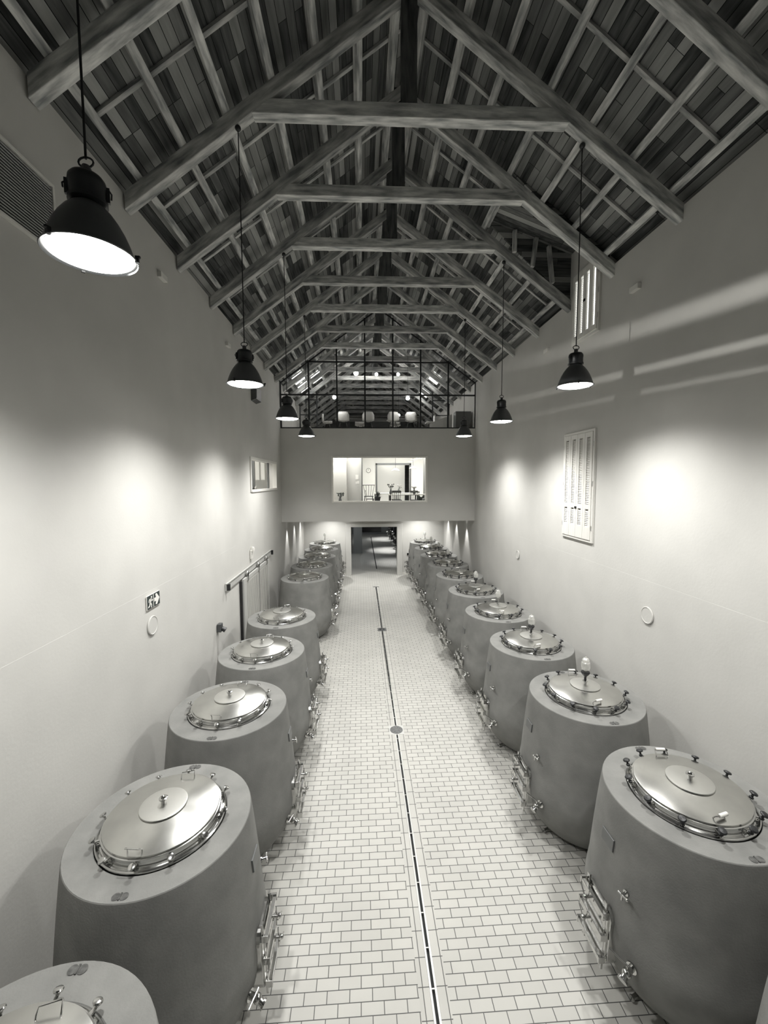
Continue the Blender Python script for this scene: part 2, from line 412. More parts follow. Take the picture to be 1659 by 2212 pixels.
# purlins on top of the rafters, running the length of the hall
PD = [3.71, 3.11, 2.52, 1.91, 1.31, .72, .17]
PNAME = ['lowest purlin, just above the wall', 'second purlin up from the wall', 'third purlin up from the wall', 'fourth purlin up from the wall', 'fifth purlin up from the wall', 'sixth purlin up from the wall', 'topmost purlin beside the ridge']
for side in (-1, 1):
    for k, d in enumerate(PD):
        runs = [(YN+.02, YE-.02, '')]
        if side > 0 and k < 3: runs = [(YN+.02, 7.72, ', before the dormer'), (9.2, YE-.02, ', beyond the dormer')]
        for (a, b, ex) in runs:
            m = MB().box(a, b, -.05, .05, 0, .115)
            o = m.build('purlin', TIMBER, None, bevel=.006)
            p = Vector((XC + side*d, 0, zb(d)+PUR))
            M = Matrix.Translation(p) @ Matrix.Rotation(side*math.atan(SL), 4, 'Y')
            # local X must run along the hall
            R = Matrix.Rotation(PI/2, 4, 'Z')
            M = Matrix.Translation(p) @ Matrix.Rotation(side*math.atan(SL), 4, 'Y') @ R
            o.matrix_world = M
            tag(o, 'long timber %s on the %s roof slope%s' % (PNAME[k], 'left' if side < 0 else 'right', ex), 'purlin', 'roof purlins')
# thin counter rafters between the trusses
for side in (-1, 1):
    for i in range(0, 9):
        y = (TY[i] + TY[i+1]) / 2 + .07
        a, b = .05, 3.78
        if side > 0 and i == 3: b = 1.95
        m = MB().box(a/CA, b/CA, -.03, .03, -.04, 0)
        o = m.build('counter_rafter', TIMBER)
        M = Matrix.Translation((XC, y, zb(0)+BRD-.004)) @ (Matrix.Rotation(math.atan(SL), 4, 'Y') if side > 0 else Matrix.Rotation(PI, 4, 'Z') @ Matrix.Rotation(math.atan(SL), 4, 'Y'))
        o.matrix_world = M
        tag(o, ('thin rafter above the %s purlins, just before the nearest truss in view' % ('left' if side < 0 else 'right')) if i == 0 else 'thin rafter above the %s purlins, just beyond the %s truss' % ('left' if side < 0 else 'right', ORD[i-1]), 'rafter', 'thin counter rafters')

# dormer in the right slope above the high shuttered window
dm = empty('dormer', (XC+1.95, 8.45, zb(1.95)+BRD))
S(dm, 'boarded dormer opening in the right roof slope above the high window')
zt, zw = zb(1.95)+BRD, 10.2
def dl(x, y, z): return (x-(XC+1.95), y-8.45, z-(zb(1.95)+BRD))
o = MB().prism([dl(XC+1.95,7.72,zt), dl(XR+.3,7.72,zw-.1), dl(XR+.3,7.72,zw-.06), dl(XC+1.95,7.72,zt+.04)], (0,1.48,0)).build('roof_panel', BOARDS, dm)
for y in (7.715, 9.155):
    o = MB().prism([dl(XC+1.95,y,zt), dl(XR,y,zb(XR-XC)+.2), dl(XR,y,zw)], (0,.04,0)).build('cheek', BOARDS, dm)
    relocal(o, axes(Vector(dl(XC+1.95,y,zt)), (1,0,0), (0,1,0)))
for x, tilt in ((3.35,.0), (3.75,.12), (4.2,-.12)):
    zz = zb(x-XC)+.24; zu = zt+(zw-zt)*(x-XC-1.95)/(XR-XC-1.95)-.02
    o = MB().box(0,zu-zz,-.04,.04,-.04,.04).build('stud', TIMBER, dm, bevel=.004)
    o.matrix_local = Matrix.Translation(dl(x,9.1,zz)) @ Matrix.Rotation(tilt-PI/2, 4, 'Y')
o = MB().box(0,1.4,-.05,.05,-.06,.06).build('header', TIMBER, dm, bevel=.005)
relocal(o, Matrix.Identity(4)); o.matrix_local = Matrix.Translation(dl(XC+2.0, 7.75, zt-.12)) @ Matrix.Rotation(PI/2,4,'Z')

# ------------------------------------------------------------------ concrete wine tanks
def tank_profile():
    return [(.0,.03),(.60,.03),(.60,.07),(.655,.07),(.67,.085),(.725,.14),(.79,.23),(.845,.32),(.885,.41),(.915,.52),(.934,.63),(.94,.71),(.934,.80),(.92,.90),(.905,1.0),(.887,1.2),(.868,1.4),(.848,1.6),(.826,1.8),(.804,1.975),(.8,1.993),(.794,2.0),(.575,2.0),(.568,1.995),(.565,1.9),(.0,1.9)]
def rz(a): return Matrix.Rotation(a, 4, 'Z')
def on_side(ang, z):
    P = tank_profile()[3:21]
    for (r0, z0), (r1, z1) in zip(P[:-1], P[1:]):
        if z0 <= z <= z1:
            r = r0 + (r1-r0)*(z-z0)/(z1-z0); return Vector((r*math.cos(ang), r*math.sin(ang), z)), r
    return None
def make_tank(kind):
    root = empty('wine_tank')
    MB().lathe(tank_profile(), 72).build('body', CONCRETE, root, sharp=24)
    # steel hatch ring set in the top
    MB().lathe([(.562,1.93),(.562,2.012),(.552,2.02),(.54,2.01),(.528,2.012),(.524,2.03),(.512,2.032),(.508,2.05),(.518,2.06),(.518,2.082),(.5,2.088),(.47,2.085),(.47,1.93)], 64, closed=True).build('hatch_ring', STEEL, root)
    lid = MB().lathe([(.0,2.083),(.497,2.083),(.506,2.092),(.503,2.102),(.49,2.106),(.42,2.122),(.32,2.141),(.21,2.156),(.205,2.157),(.0,2.160)], 64).build('lid', LIDSTEEL, root)
    MB().lathe([(.0,2.158),(.208,2.158),(.214,2.164),(.211,2.171),(.2,2.173),(.0,2.174)], 48).build('centre_disc', DISCSTEEL, lid)
    nz = MB().lathe([(.0,2.172),(.024,2.172),(.024,2.215),(.04,2.22),(.04,2.232),(.026,2.236),(.018,2.23),(.018,2.19),(.0,2.19)], 20); nz.build('bung_pipe', STEEL, lid)
    for (hx, hy, a) in ((-.04,-.44,-.1),(.06,.405,.25)):
        M = Matrix.Translation((hx, hy, 2.113)) @ rz(a)
        pts = [M @ Vector(p) for p in ((-.065,0,0),(-.065,0,.035),(-.06,0,.042),(.06,0,.042),(.065,0,.035),(.065,0,0))]
        sgn = -1 if hy < 0 else 1
        pts = [M @ Vector(p) for p in ((-.065,.0,0),(-.065,sgn*.02,.03),(-.06,sgn*.045,.05),(.06,sgn*.045,.05),(.065,sgn*.02,.03),(.065,.0,0))]
        hb = MB().path(pts, .0055, 8)
        o = hb.build('handle', STEEL, lid)
        if kind == 'R':
            MB().tube(M @ Vector((-.05,sgn*.045,.05)), M @ Vector((.05,sgn*.045,.05)), .017, 12).build('grip_sleeve', WHITEPAINT, o)
    # clamps round the rim
    n = 12
    for k in range(n):
        a = 2*PI*k/n + (PI/2 if kind == 'L' else PI/2+.26)
        M = rz(a)
        c = MB()
        c.box(.515,.548,-.016,-.008,2.0,2.03,M); c.box(.515,.548,.008,.016,2.0,2.03,M)
        c.tube(M @ Vector((.54,-.02,2.015)), M @ Vector((.54,.02,2.015)), .008, 8)
        zk = 2.07 if kind == 'L' else 2.085
        c.tube(M @ Vector((.538,0,2.015)), M @ Vector((.568,0,zk)), .0075, 8)
        c.box(.503,.556,-.011,.011,2.05,2.06,M)
        o = c.build('clamp', STEEL, root)
        T = M @ Matrix.Translation((.568,0,zk)) @ Matrix.Rotation(.4,4,'Y')
        if kind == 'L':
            MB().lathe([(.0,-.012),(.012,-.012),(.013,.0),(.026,.006),(.031,.014),(.026,.022),(.012,.025),(.0,.025)], 12, T).build('knob', STEEL, o)
        else:
            MB().lathe([(.0,-.035),(.02,-.035),(.022,-.022),(.011,-.012),(.011,.006),(.034,.016),(.037,.026),(.028,.036),(.0,.04)], 12, T).build('knob', RUBBER, o)
    # lifting sockets fore and aft
    for sy in (-.742, .742):
        s_ = MB(); 
        for dx_ in (-.032, .032): s_.lathe([(.0,2.001),(.03,2.001),(.032,2.004),(.0,2.004)], 16, Matrix.Translation((dx_, sy, 0)))
        s_.box(-.006,.006,sy-.03,sy+.03,2.0,2.008)
        s_.build('lifting_socket', SOCKET, root)
    # manway door, facing local +X
    ztilt = .1
    D = Matrix.Translation((.905, 0, .66)) @ Matrix.Rotation(-.06, 4, 'Y')
    def rrect(hw, hh, r, n=6):
        P = []
        for cx, cy, a0 in ((hw-r,hh-r,0),(-hw+r,hh-r,PI/2),(-hw+r,-hh+r,PI),(hw-r,-hh+r,3*PI/2)):
            P += [(cx+r*math.cos(a0+PI/2*i/n), cy+r*math.sin(a0+PI/2*i/n)) for i in range(n+1)]
        return P
    def ringprism(mb, outer, inner, x0, x1, M):
        n_ = len(outer)
        V = [M @ Vector((x,p[0],p[1])) for x, L_ in ((x0,outer),(x1,outer),(x1,inner),(x0,inner)) for p in L_]
        F = []
        for s_ in range(4):
            t = (s_+1) % 4
            F += [(s_*n_+i, s_*n_+(i+1) % n_, t*n_+(i+1) % n_, t*n_+i) for i in range(n_)]
        mb.add(V, F, False)
    door = MB()
    ringprism(door, rrect(.225,.30,.11), rrect(.185,.26,.09), -.05, .045, D)
    dr = door.build('manway_frame', STEEL, root, bevel=.003)
    pl = MB(); oo = rrect(.195,.27,.095); ii = rrect(.15,.22,.08)
    n_ = len(oo)
    V = [D @ Vector((.03,p[0],p[1])) for p in oo] + [D @ Vector((.058,p[0],p[1])) for p in oo] + [D @ Vector((.075,p[0],p[1])) for p in ii]
    F = [(i,(i+1) % n_,n_+(i+1) % n_,n_+i) for i in range(n_)] + [(n_+i,n_+(i+1) % n_,2*n_+(i+1) % n_,2*n_+i) for i in range(n_)] + [tuple(range(2*n_,3*n_)), tuple(range(n_))[::-1]]
    pl.add(V, F); pl.build('manway_door', STEEL, root, bevel=.003)
    br = MB()
    for yy in (-.155, .155): br.box(.05,.072,yy-.022,yy+.022,-.36,.36,D); 
    b1 = br.build('hinge_bar', STEEL, root, bevel=.003)
    for zz, ll in ((.25,.2),(.02,.2),(-.22,.2)):
        c = MB().box(.085,.12,-ll,ll,zz-.022,zz+.022,D)
        c.box(.06,.125,-ll-.012,-ll+.012,zz-.035,zz+.035,D); c.box(.06,.125,ll-.012,ll+.012,zz-.035,zz+.035,D)
        cb = c.build('clamp_bar', STEEL, root, bevel=.003)
        if zz > -.1:
            h = MB(); h.tube(D @ Vector((.1,0,zz)), D @ Vector((.19,0,zz)), .014, 12); h.ball(D @ Vector((.19,0,zz)), .024, 10)
            h.tube(D @ Vector((.19,-.09,zz+.06)), D @ Vector((.19,.09,zz-.06)), .0075, 8)
            h.tube(D @ Vector((.16,-.02,zz-.08)), D @ Vector((.16,.02,zz+.08)), .006, 8)
            h.build('screw_handle', STEEL, cb)
    # sample tap
    ang = .33
    p, r = on_side(ang, 1.257); q = rz(ang)
    t = MB(); t.tube(p - q @ Vector((.02,0,0)), p + q @ Vector((.07,0,0)), .013, 12); t.tube(p, p + q @ Vector((.012,0,0)), .028, 16)
    t.tube(p + q @ Vector((.06,-.04,.0)), p + q @ Vector((.06,.05,.0)), .012, 10); t.tube(p + q @ Vector((.06,.0,.0)), p + q @ Vector((.065,.0,-.05)), .01, 10)
    t.ball(p + q @ Vector((.06,.055,0)), .017, 10)
    t.build('sample_tap', STEEL, root)
    # racking valve low on the side
    ang = .46 if kind == 'R' else -.36
    p, r = on_side(ang, .62 if kind == 'R' else .5); q = rz(ang)
    t = MB(); t.tube(p - q @ Vector((.03,0,0)), p + q @ Vector((.09,0,0)), .03, 16); t.lathe([(.0,0),(.05,0),(.05,.015),(.0,.015)], 18, Matrix.Translation(p) @ q @ Matrix.Rotation(PI/2,4,'Y'))
    t.ball(p + q @ Vector((.09,0,0)), .042, 14); t.tube(p + q @ Vector((.09,0,0)), p + q @ Vector((.15,.0,-.03)), .03, 16)
    t.lathe([(.0,0),(.046,0),(.046,.018),(.0,.018)], 18, Matrix.Translation(p + q @ Vector((.145,0,-.028))) @ q @ Matrix.Rotation(PI/2+.4,4,'Y'))
    v_ = t.build('racking_valve', STEEL, root)
    h = MB(); h.tube(p + q @ Vector((.09,0,.03)), p + q @ Vector((.09,0,.08)), .01, 8); h.tube(p + q @ Vector((.09,.02,.08)), p + q @ Vector((.11,-.16,.1)), .009, 8)
    h.build('lever', STEEL, v_)
    # total drain at the foot
    a0 = .33; q = rz(a0)
    t = MB(); p = q @ Vector((.66,0,.045)); t.tube(p, p + q @ Vector((.07,0,0)), .02, 14); t.tube(p + q @ Vector((.07,0,0)), p + q @ Vector((.082,0,0)), .03, 14)
    t.build('drain_cap', STEEL, root)
    # plaque
    p, r = on_side(.0, 1.555)
    M = Matrix.Translation(p) @ Matrix.Rotation(-.105, 4, 'Y')
    MB().box(-.01,.012,-.095,.095,-.062,.062,M).build('plaque', PLAQUE, root, bevel=.003)
    return root

LTY = [1.90, 3.873, 5.886, 7.85, 9.858, 13.944, 15.96, 17.9, 19.82, 21.72]
RTY = [1.87, 3.874, 5.882, 7.882, 9.889, 11.895, 13.91, 15.84, 17.78, 19.72, 21.66]
TXL, TXR = -1.933, 3.393
def tank_row(kind, ys, x, rot, side):
    proto = make_tank(kind)
    for i, y in enumerate(ys):
        o = proto if i == 0 else copy_tree(proto)
        o.location = (x, y, 0); o.rotation_euler = (0, 0, rot)
        yield i, o
LL = ['grey concrete wine tank at the bottom left corner, only its top in the frame',
      'large concrete wine tank in the left row, whole lid in view, nearest complete one',
      'concrete wine tank in the left row, directly behind the large one with the complete lid',
      'concrete wine tank in the left row, second one before the sliding door gap',
      'concrete wine tank in the left row, last one before the gap by the sliding door',
      'concrete wine tank in the left row, first one beyond the gap by the sliding door',
      'shaded concrete wine tank in the left row, second beyond the sliding door gap',
      'concrete wine tank in the left row, third beyond the sliding door gap',
      'concrete wine tank in the left row, last but one before the far wall',
      'concrete wine tank at the far end of the left row, against the far wall']
for i, o in tank_row('L', LTY, TXL, 0.0, 'left'): tag(o, LL[i], 'wine tank', 'left row of concrete tanks')
RL = ['concrete wine tank at the bottom right corner, nearly all outside the frame',
      'large concrete wine tank at the lower right, nearest one with a plain open bung pipe']
for i, o in tank_row('R', RTY, TXR, PI, 'right'):
    if i < 2: l = RL[i]
    elif i == 10: l = 'concrete wine tank at the far end of the right row, against the far wall'
    else: l = 'concrete wine tank in the right row, %s behind the large nearest one' % NTH[i-2]
    tag(o, l, 'wine tank', 'right row of concrete tanks')

# glass fermentation locks in the lids
def make_airlock(stopper):
    root = empty('airlock')
    if stopper:
        MB().lathe([(.0,-.04),(.017,-.04),(.018,.055),(.03,.07),(.055,.1),(.064,.122),(.058,.138),(.03,.142),(.0,.142)], 20).build('rubber_stopper', RUBBER, root)
        z = .142
    else:
        MB().lathe([(.0,-.04),(.014,-.04),(.014,.09),(.03,.1),(.03,.112),(.0,.114)], 16).build('steel_stem', STEEL, root); z = .114
    g = MB().lathe([(.0,z),(.016,z+.002),(.018,z+.02),(.058,z+.03),(.064,z+.06),(.064,z+.11),(.06,z+.135),(.05,z+.142),(.05,z+.175),(.04,z+.195),(.02,z+.205),(.012,z+.205),(.012,z+.22),(.0,z+.224)], 24)
    g.build('glass_bulb', AIRGLASS, root)
    MB().lathe([(.0,z+.03),(.011,z+.03),(.011,z+.12),(.03,z+.125),(.03,z+.13),(.0,z+.132)], 14).build('inner_tube', AIRGLASS, root)
    return root
pa = make_airlock(True); pb = make_airlock(False); ua = ub = False
for side, i, st in (('R',2,1),('R',3,1),('R',4,0),('R',5,1),('R',7,1),('R',8,1),('R',9,0),('R',10,0),('L',9,0)):
    if st: o = copy_tree(pa) if ua else pa; ua = True
    else: o = copy_tree(pb) if ub else pb; ub = True
    o.location = (TXR if side == 'R' else TXL, (RTY if side == 'R' else LTY)[i], 2.236)
    if side == 'R':
        l = 'glass lock on %s, %s tank behind the large right one' % ('black stopper' if st else 'steel stem', NTH[i-2])
    else: l = 'glass fermentation lock on the farthest tank of the left row'
    tag(o, l, 'airlock', 'glass fermentation locks')

# ------------------------------------------------------------------ hanging bell lamps
def make_lamp(drop):
    """root at the rafter; drop = distance down to the rim"""
    root = empty('pendant_lamp')
    zr = -drop
    MB().path([(0,0,0),(.004,0,-drop*.4),(0,0,zr+.575)], .0075, 8).build('cord', CORD, root)
    MB().ball((0,0,-.035), .04, 14).build('ceiling_rose', LAMPBLACK, root)
    m = MB(); m.path([(.045*math.cos(a), 0, zr+.555+.03*math.sin(a)) for a in [2*PI*k/14 for k in range(14)]], .006, 8, True)
    m.build('hanging_ring', LAMPBLACK, root)
    MB().lathe([(.0,zr+.535),(.022,zr+.535),(.028,zr+.52),(.028,zr+.48),(.02,zr+.47),(.0,zr+.47)], 18).build('suspension_neck', LAMPGREY, root)
    h = MB().lathe([(.0,zr+.485),(.04,zr+.485),(.085,zr+.47),(.1,zr+.45),(.104,zr+.42),(.1,zr+.41),(.1,zr+.335),(.108,zr+.33),(.108,zr+.31),(.07,zr+.3),(.0,zr+.3)], 32).build('gear_housing', LAMPBLACK, root)
    for a in (0.4, 0.4+PI):
        c = MB(); q = rz(a); c.box(.1,.118,-.012,.012,zr+.34,zr+.43,q); c.path([q @ Vector(p) for p in ((.112,-.01,zr+.42),(.128,0,zr+.4),(.124,.01,zr+.37))], .005, 6)
        c.build('side_clip', LAMPBLACK, root)
    out = [(.075,.302),(.095,.29),(.13,.255),(.165,.205),(.195,.15),(.22,.09),(.238,.035),(.246,.008),(.262,.0)]
    inn = [(.258,-.006),(.24,.004),(.23,.03),(.212,.088),(.187,.148),(.157,.2),(.122,.248),(.07,.294)]
    MB().lathe([(r, zr+z) for r, z in out + inn], 48, closed=True).build('bell_shade', LAMPGREY, root, sharp=50)
    MB().lathe([(.0,zr-.028),(.09,zr-.025),(.17,zr-.016),(.225,zr-.003),(.236,zr+.004),(.225,zr+.01),(.0,zr+.012)], 40).build('lens', LENS, root)
    l = bpy.data.lights.new('lamp_beam', 'SPOT'); l.energy = LAMP_WATTS; l.spot_size = LAMP_CONE; l.spot_blend = LAMP_BLEND; l.shadow_soft_size = .12; l.color = (1,.99,.962)
    lo = bpy.data.objects.new('beam', l); col.objects.link(lo); lo.parent = root; lo.location = (0,0,zr-.16)
    for a in (.2, 2.3, 4.4):
        k = MB(); q = rz(a); k.box(.25,.272,-.01,.01,zr-.012,zr+.03,q); k.ball(q @ Vector((.272,0,zr+.024)), .011, 8)
        k.build('rim_latch', LAMPBLACK, root)
    return root
lamps = [(-1.69, 2.81, 1.425, 'black bell pendant lamp at the upper left, by far the nearest'),
         (-1.63, 6.07, 1.375, 'black bell pendant lamp on the left, second nearest of the left row'),
         (-1.60, 9.24, 1.365, 'black bell pendant lamp on the left, just before the gallery glass, second farthest'),
         (-1.61, 12.53, 1.345, 'small looking black bell pendant lamp at the far end of the left row'),
         (3.27, 2.81, 1.42, 'black bell pendant lamp of the right row, outside the frame at the near end'),
         (3.19, 6.07, 1.395, 'black bell pendant lamp in front of the high shuttered window'),
         (3.17, 9.24, 1.322, 'black bell pendant lamp on the right, second of the right row in view'),
         (3.15, 12.53, 1.355, 'small looking black bell pendant lamp at the far end of the right row')]
for x, y, zr_, lab in lamps:
    top = zb(x-XC) - .002
    d = top - (Z0+zr_)
    o = make_lamp(d)
    o.location = (x, y, top)
    tag(o, lab, 'lamp', 'bell pendant lamps')
    if lab.endswith('by far the nearest'):
        l = bpy.data.lights.new('rim_leak', 'POINT'); l.energy = LEAK_WATTS; l.shadow_soft_size = .02; l.color = (1,.985,.94); l.use_nodes = True
        nt = l.node_tree; em = nt.nodes['Emission']; L = nt.links.new
        tc = N(nt, 'ShaderNodeTexCoord'); sp = N(nt, 'ShaderNodeSeparateXYZ'); L(tc.outputs['Normal'], sp.inputs[0])
        tot = None
        for c_, hw_, g_ in ((.100,.020,.75),(.0085,.0085,.62),(-.041,.006,.3)):
            a_ = N(nt, 'ShaderNodeMath', operation='SUBTRACT'); L(sp.outputs['Z'], a_.inputs[0]); a_.inputs[1].default_value = c_
            b_ = N(nt, 'ShaderNodeMath', operation='ABSOLUTE'); L(a_.outputs[0], b_.inputs[0])
            mr = N(nt, 'ShaderNodeMapRange', interpolation_type='SMOOTHSTEP'); mr.inputs['From Min'].default_value = hw_*.3; mr.inputs['From Max'].default_value = hw_*1.5; mr.inputs['To Min'].default_value = g_; mr.inputs['To Max'].default_value = 0
            L(b_.outputs[0], mr.inputs['Value'])
            if tot is None: tot = mr.outputs[0]
            else:
                ad = N(nt, 'ShaderNodeMath', operation='ADD'); L(tot, ad.inputs[0]); L(mr.outputs[0], ad.inputs[1]); tot = ad.outputs[0]
        az = N(nt, 'ShaderNodeMapRange', interpolation_type='SMOOTHSTEP'); az.inputs['From Min'].default_value = .35; az.inputs['From Max'].default_value = .6; L(sp.outputs['X'], az.inputs['Value'])
        mu = N(nt, 'ShaderNodeMath', operation='MULTIPLY'); L(tot, mu.inputs[0]); L(az.outputs[0], mu.inputs[1]); L(mu.outputs[0], em.inputs['Strength'])
        lo = bpy.data.objects.new('leak', l); col.objects.link(lo); lo.parent = o; lo.location = (0,0,-d-.06); lo.rotation_euler = (.0985, 0, 0)

# ------------------------------------------------------------------ slot drain in the floor
dr = empty('floor_drain', (.7085, 0, 0)); tag(dr, 'long dark slot drain with steel edges down the middle of the tiled floor', 'drain')
m = MB()
for a, b in ((-.038,-.016),(.016,.038)): m.box(a, b, YN, 20.15, -.06, .003)
m.build('steel_edge', GALV, dr)
MB().box(-.016,.016,YN,20.15,-.068,-.035).build('slot', DARKHOLE, dr)
m = MB()
y = 1.2
while y < 20: m.box(-.016,.016,y,y+.012,-.035,-.004); y += .38
m.build('slot_bridge', GALV, dr)
MB().box(-.15,.15,20.15,20.24,-.03,.004).build('end_plate', PLAQUE, dr)
def gully(y, big, lab):
    g = empty('floor_gully', (.7085, y, 0)); tag(g, lab, 'drain grate', 'round drain grates')
    MB().box(-.155,.155,-.155,.155,-.02,.004).build('frame_plate', RAIL if big else PLAQUE, g, bevel=.002)
    MB().lathe([(.0,.003),(.135,.003),(.135,.009),(.125,.011),(.0,.012)], 36).build('grate', PLAQUE, g)
    m = MB()
    for k in range(8): m.box(.04,.115,-.011,.011,.0115,.0135, rz(2*PI*k/8+PI/2))
    m.build('slots', BLACKGLOSS, g)
gully(8.33, True, 'round steel drain grate with radial slots in the nearer floor gully')
gully(14.26, False, 'dark drain grate in the farther floor gully')

# ------------------------------------------------------------------ left wall fittings
# louvred grille high on the wall
g = empty('wall_grille', (XL-.004, 3.4, Z0+2.72)); tag(g, 'long grey louvred ventilation grille high on the left wall, behind the nearest lamp', 'vent')
m = MB(); m.box(0,.04,-1.3,1.3,-.35,-.32); m.box(0,.04,-1.3,1.3,.32,.35); m.box(0,.04,-1.3,-1.27,-.32,.32); m.box(0,.04,1.27,1.3,-.32,.32)
m.build('frame', WHITEPAINT, g, bevel=.003)
MB().box(.0,.006,-1.27,1.27,-.32,.32).build('backing', DARKHOLE, g)
m = MB(); n = 22
for k in range(n):
    z = -.32 + .64*(k+.5)/n
    m.box(.006,.03,-1.27,1.27,-.006,.006, Matrix.Translation((0,0,z)) @ Matrix.Rotation(.5,4,'Y'))
m.build('slats', PLAQUE2, g)
# emergency exit sign
s = empty('exit_sign', (XL+.007, 6.33, Z0-1.80)); tag(s, 'dark exit sign with white running figure and arrow on the left wall', 'sign')
MB().box(0,.012,-.192,.197,-.107,.107).build('plate', SIGNWHITE, s, bevel=.002)
m = MB(); m.box(.012,.0145,-.185,-.008,-.1,.1); m.box(.012,.0145,.012,.19,-.1,.1); m.build('dark_panel', SIGNDARK, s)
def wallpoly(mb, pts, x0, x1): mb.prism([(x0,a,b) for a, b in pts], (x1-x0,0,0))
m = MB(); wallpoly(m, [(.02,-.028),(.075,-.028),(.055,-.08),(.1,-.085),(.178,0),(.1,.085),(.055,.08),(.075,.028),(.02,.028)], .0145, .0165)
m.build('arrow', SIGNWHITE, s)
m = MB()
hx, hz = -.06, .068
wallpoly(m, [(hx+.017*math.cos(2*PI*k/10), hz+.017*math.sin(2*PI*k/10)) for k in range(10)], .0145, .0165)
def limb(a, b, w0, w1):
    d = Vector((b[0]-a[0], b[1]-a[1])).normalized(); p = Vector((-d.y, d.x))
    wallpoly(m, [(a[0]+p.x*w0, a[1]+p.y*w0), (b[0]+p.x*w1, b[1]+p.y*w1), (b[0]-p.x*w1, b[1]-p.y*w1), (a[0]-p.x*w0, a[1]-p.y*w0)], .0145, .0165)
limb((-.075,.045),(-.1,-.012),.02,.017); limb((-.1,-.01),(-.065,-.045),.014,.011); limb((-.065,-.045),(-.07,-.09),.011,.009)
limb((-.105,-.01),(-.12,-.055),.014,.011); limb((-.12,-.055),(-.165,-.07),.011,.009); limb((-.07,.045),(-.045,.01),.011,.009); limb((-.045,.01),(-.02,.02),.009,.007)
limb((-.085,.045),(-.13,.035),.011,.009); limb((-.13,.035),(-.14,.0),.009,.007)
m.build('running_figure', SIGNWHITE, s)
# round flush covers
def disc(x, y, z, sgn, lab, R=.125):
    o = MB().lathe([(.0,.0),(R,.0),(R,.012),(R-.012,.018),(R-.018,.012),(.0,.012)], 40, Matrix.Rotation(sgn*PI/2,4,'Y')).build('round_cover', PLASTER)
    o.location = (x, y, z); tag(o, lab, 'wall cover', 'round covers on the walls')
disc(XL+.005, 6.29, Z0-2.175, 1, 'white round cover on the left wall, under the exit sign', .145)
disc(XR-.005, 6.29, Z0-2.197, -1, 'white round cover on the right wall, nearer one', .14)
disc(XR-.005, 11.83, Z0-2.2, -1, 'white round cover on the right wall, farther one')
# small white luminaires
def wbox(x, y, z, sgn, lab):
    o = MB().box(0, sgn*.07, -.11, .11, -.045, .045).build('wall_sensor', WHITEPAINT, None, bevel=.008); o.location = (x, y, z); tag(o, lab, 'wall light', 'small white wall units')
wbox(XL-.008, 7.07, Z0+3.286, 1, 'small white box on the left wall beside the nearest lamp')
wbox(XL-.008, 10.35, Z0+3.27, 1, 'small white box on the left wall by the second left lamp')
wbox(XR+.008, 6.9, Z0+3.2, -1, 'small white box on the right wall, nearer, by the truss foot')
wbox(XR+.008, 10.2, Z0+3.19, -1, 'small white box on the right wall, beyond the high shutter')
# power socket
s = empty('power_socket', (XL+.006, 9.06, Z0-3.22)); tag(s, 'dark industrial power socket on the left wall before the sliding door', 'socket')
MB().box(0,.09,-.07,.07,-.09,.09).build('housing', LAMPGREY, s, bevel=.01)
M = Matrix.Translation((.09,.0,-.02)) @ Matrix.Rotation(PI/2+.5,4,'Y')
MB().lathe([(.0,0),(.05,0),(.05,.06),(.056,.062),(.056,.085),(.0,.09)], 20, M).build('outlet_cap', LAMPBLACK, s)
# dark speaker box high on the wall
s = empty('wall_speaker', (XL-.008, 12.75, Z0+2.62)); tag(s, 'dark box loudspeaker high on the left wall, behind the second left lamp', 'speaker')
MB().prism([(0,-.3,.2),(.16,-.3,.2),(.16,-.3,-.2),(0,-.3,-.26)], (0,.6,0)).build('cabinet', LAMPGREY, s, bevel=.01)
MB().box(.16,.168,-.27,.27,-.17,.17).build('grille', LAMPBLACK, s)
# flush luminaire above the door
s = empty('bulkhead_light', (XL+.006, 11.9, Z0-2.06)); tag(s, 'small white fitting on the left wall just above the sliding door track', 'wall light')
MB().box(0,.05,-.09,.09,-.16,.1).build('base', WHITEPAINT, s, bevel=.01)
MB().lathe([(.0,-.06),(.05,-.06),(.06,0),(.04,.06),(.0,.07)], 18, Matrix.Translation((.06,0,.12))).build('cover', WHITEPAINT, s)
# sliding door
s = empty('door_1', (XL+.006, 12.24, 0)); S(s, 'pale boarded sliding door on a steel top track in the left wall')
zt_ = Z0-2.62
m = MB(); y = -1.28
m.box(.05,.09,-1.28,1.43,.02,zt_); 
o = m.build('leaf', DOORGREY, s, bevel=.004)
m = MB()
for k in range(19):
    yy = -1.1+k*.133
    m.box(.09,.094,yy,yy+.006,.08,zt_-.12)
m.box(.09,.096,.2,.235,.02,zt_)
m.build('board_groove', LAMPGREY, o)
m = MB(); m.box(.045,.1,-1.43,-1.2,.0,zt_+.05); m.box(.045,.1,1.41,1.45,.0,zt_+.05); m.box(.045,.1,-1.2,1.41,zt_-.05,zt_+.05)
m.build('leaf_edge', RAIL, o, bevel=.004)
MB().box(.0,.06,-1.5,-1.43,.0,zt_).build('shadow_gap', BLACKGLOSS, s)  # black strip standing in for the shadow between leaf and wall
m = MB(); m.box(.0,.03,-2.62,2.2,Z0-2.56,Z0-2.38); m.box(.03,.05,-2.62,2.2,Z0-2.4,Z0-2.38)
t = m.build('track', RAIL, s, bevel=.003)
m = MB()
for yy in (-2.6, 2.14): m.box(.03,.1,yy,yy+.06,Z0-2.55,Z0-2.4)
m.build('end_stop', BLACKGLOSS, t)
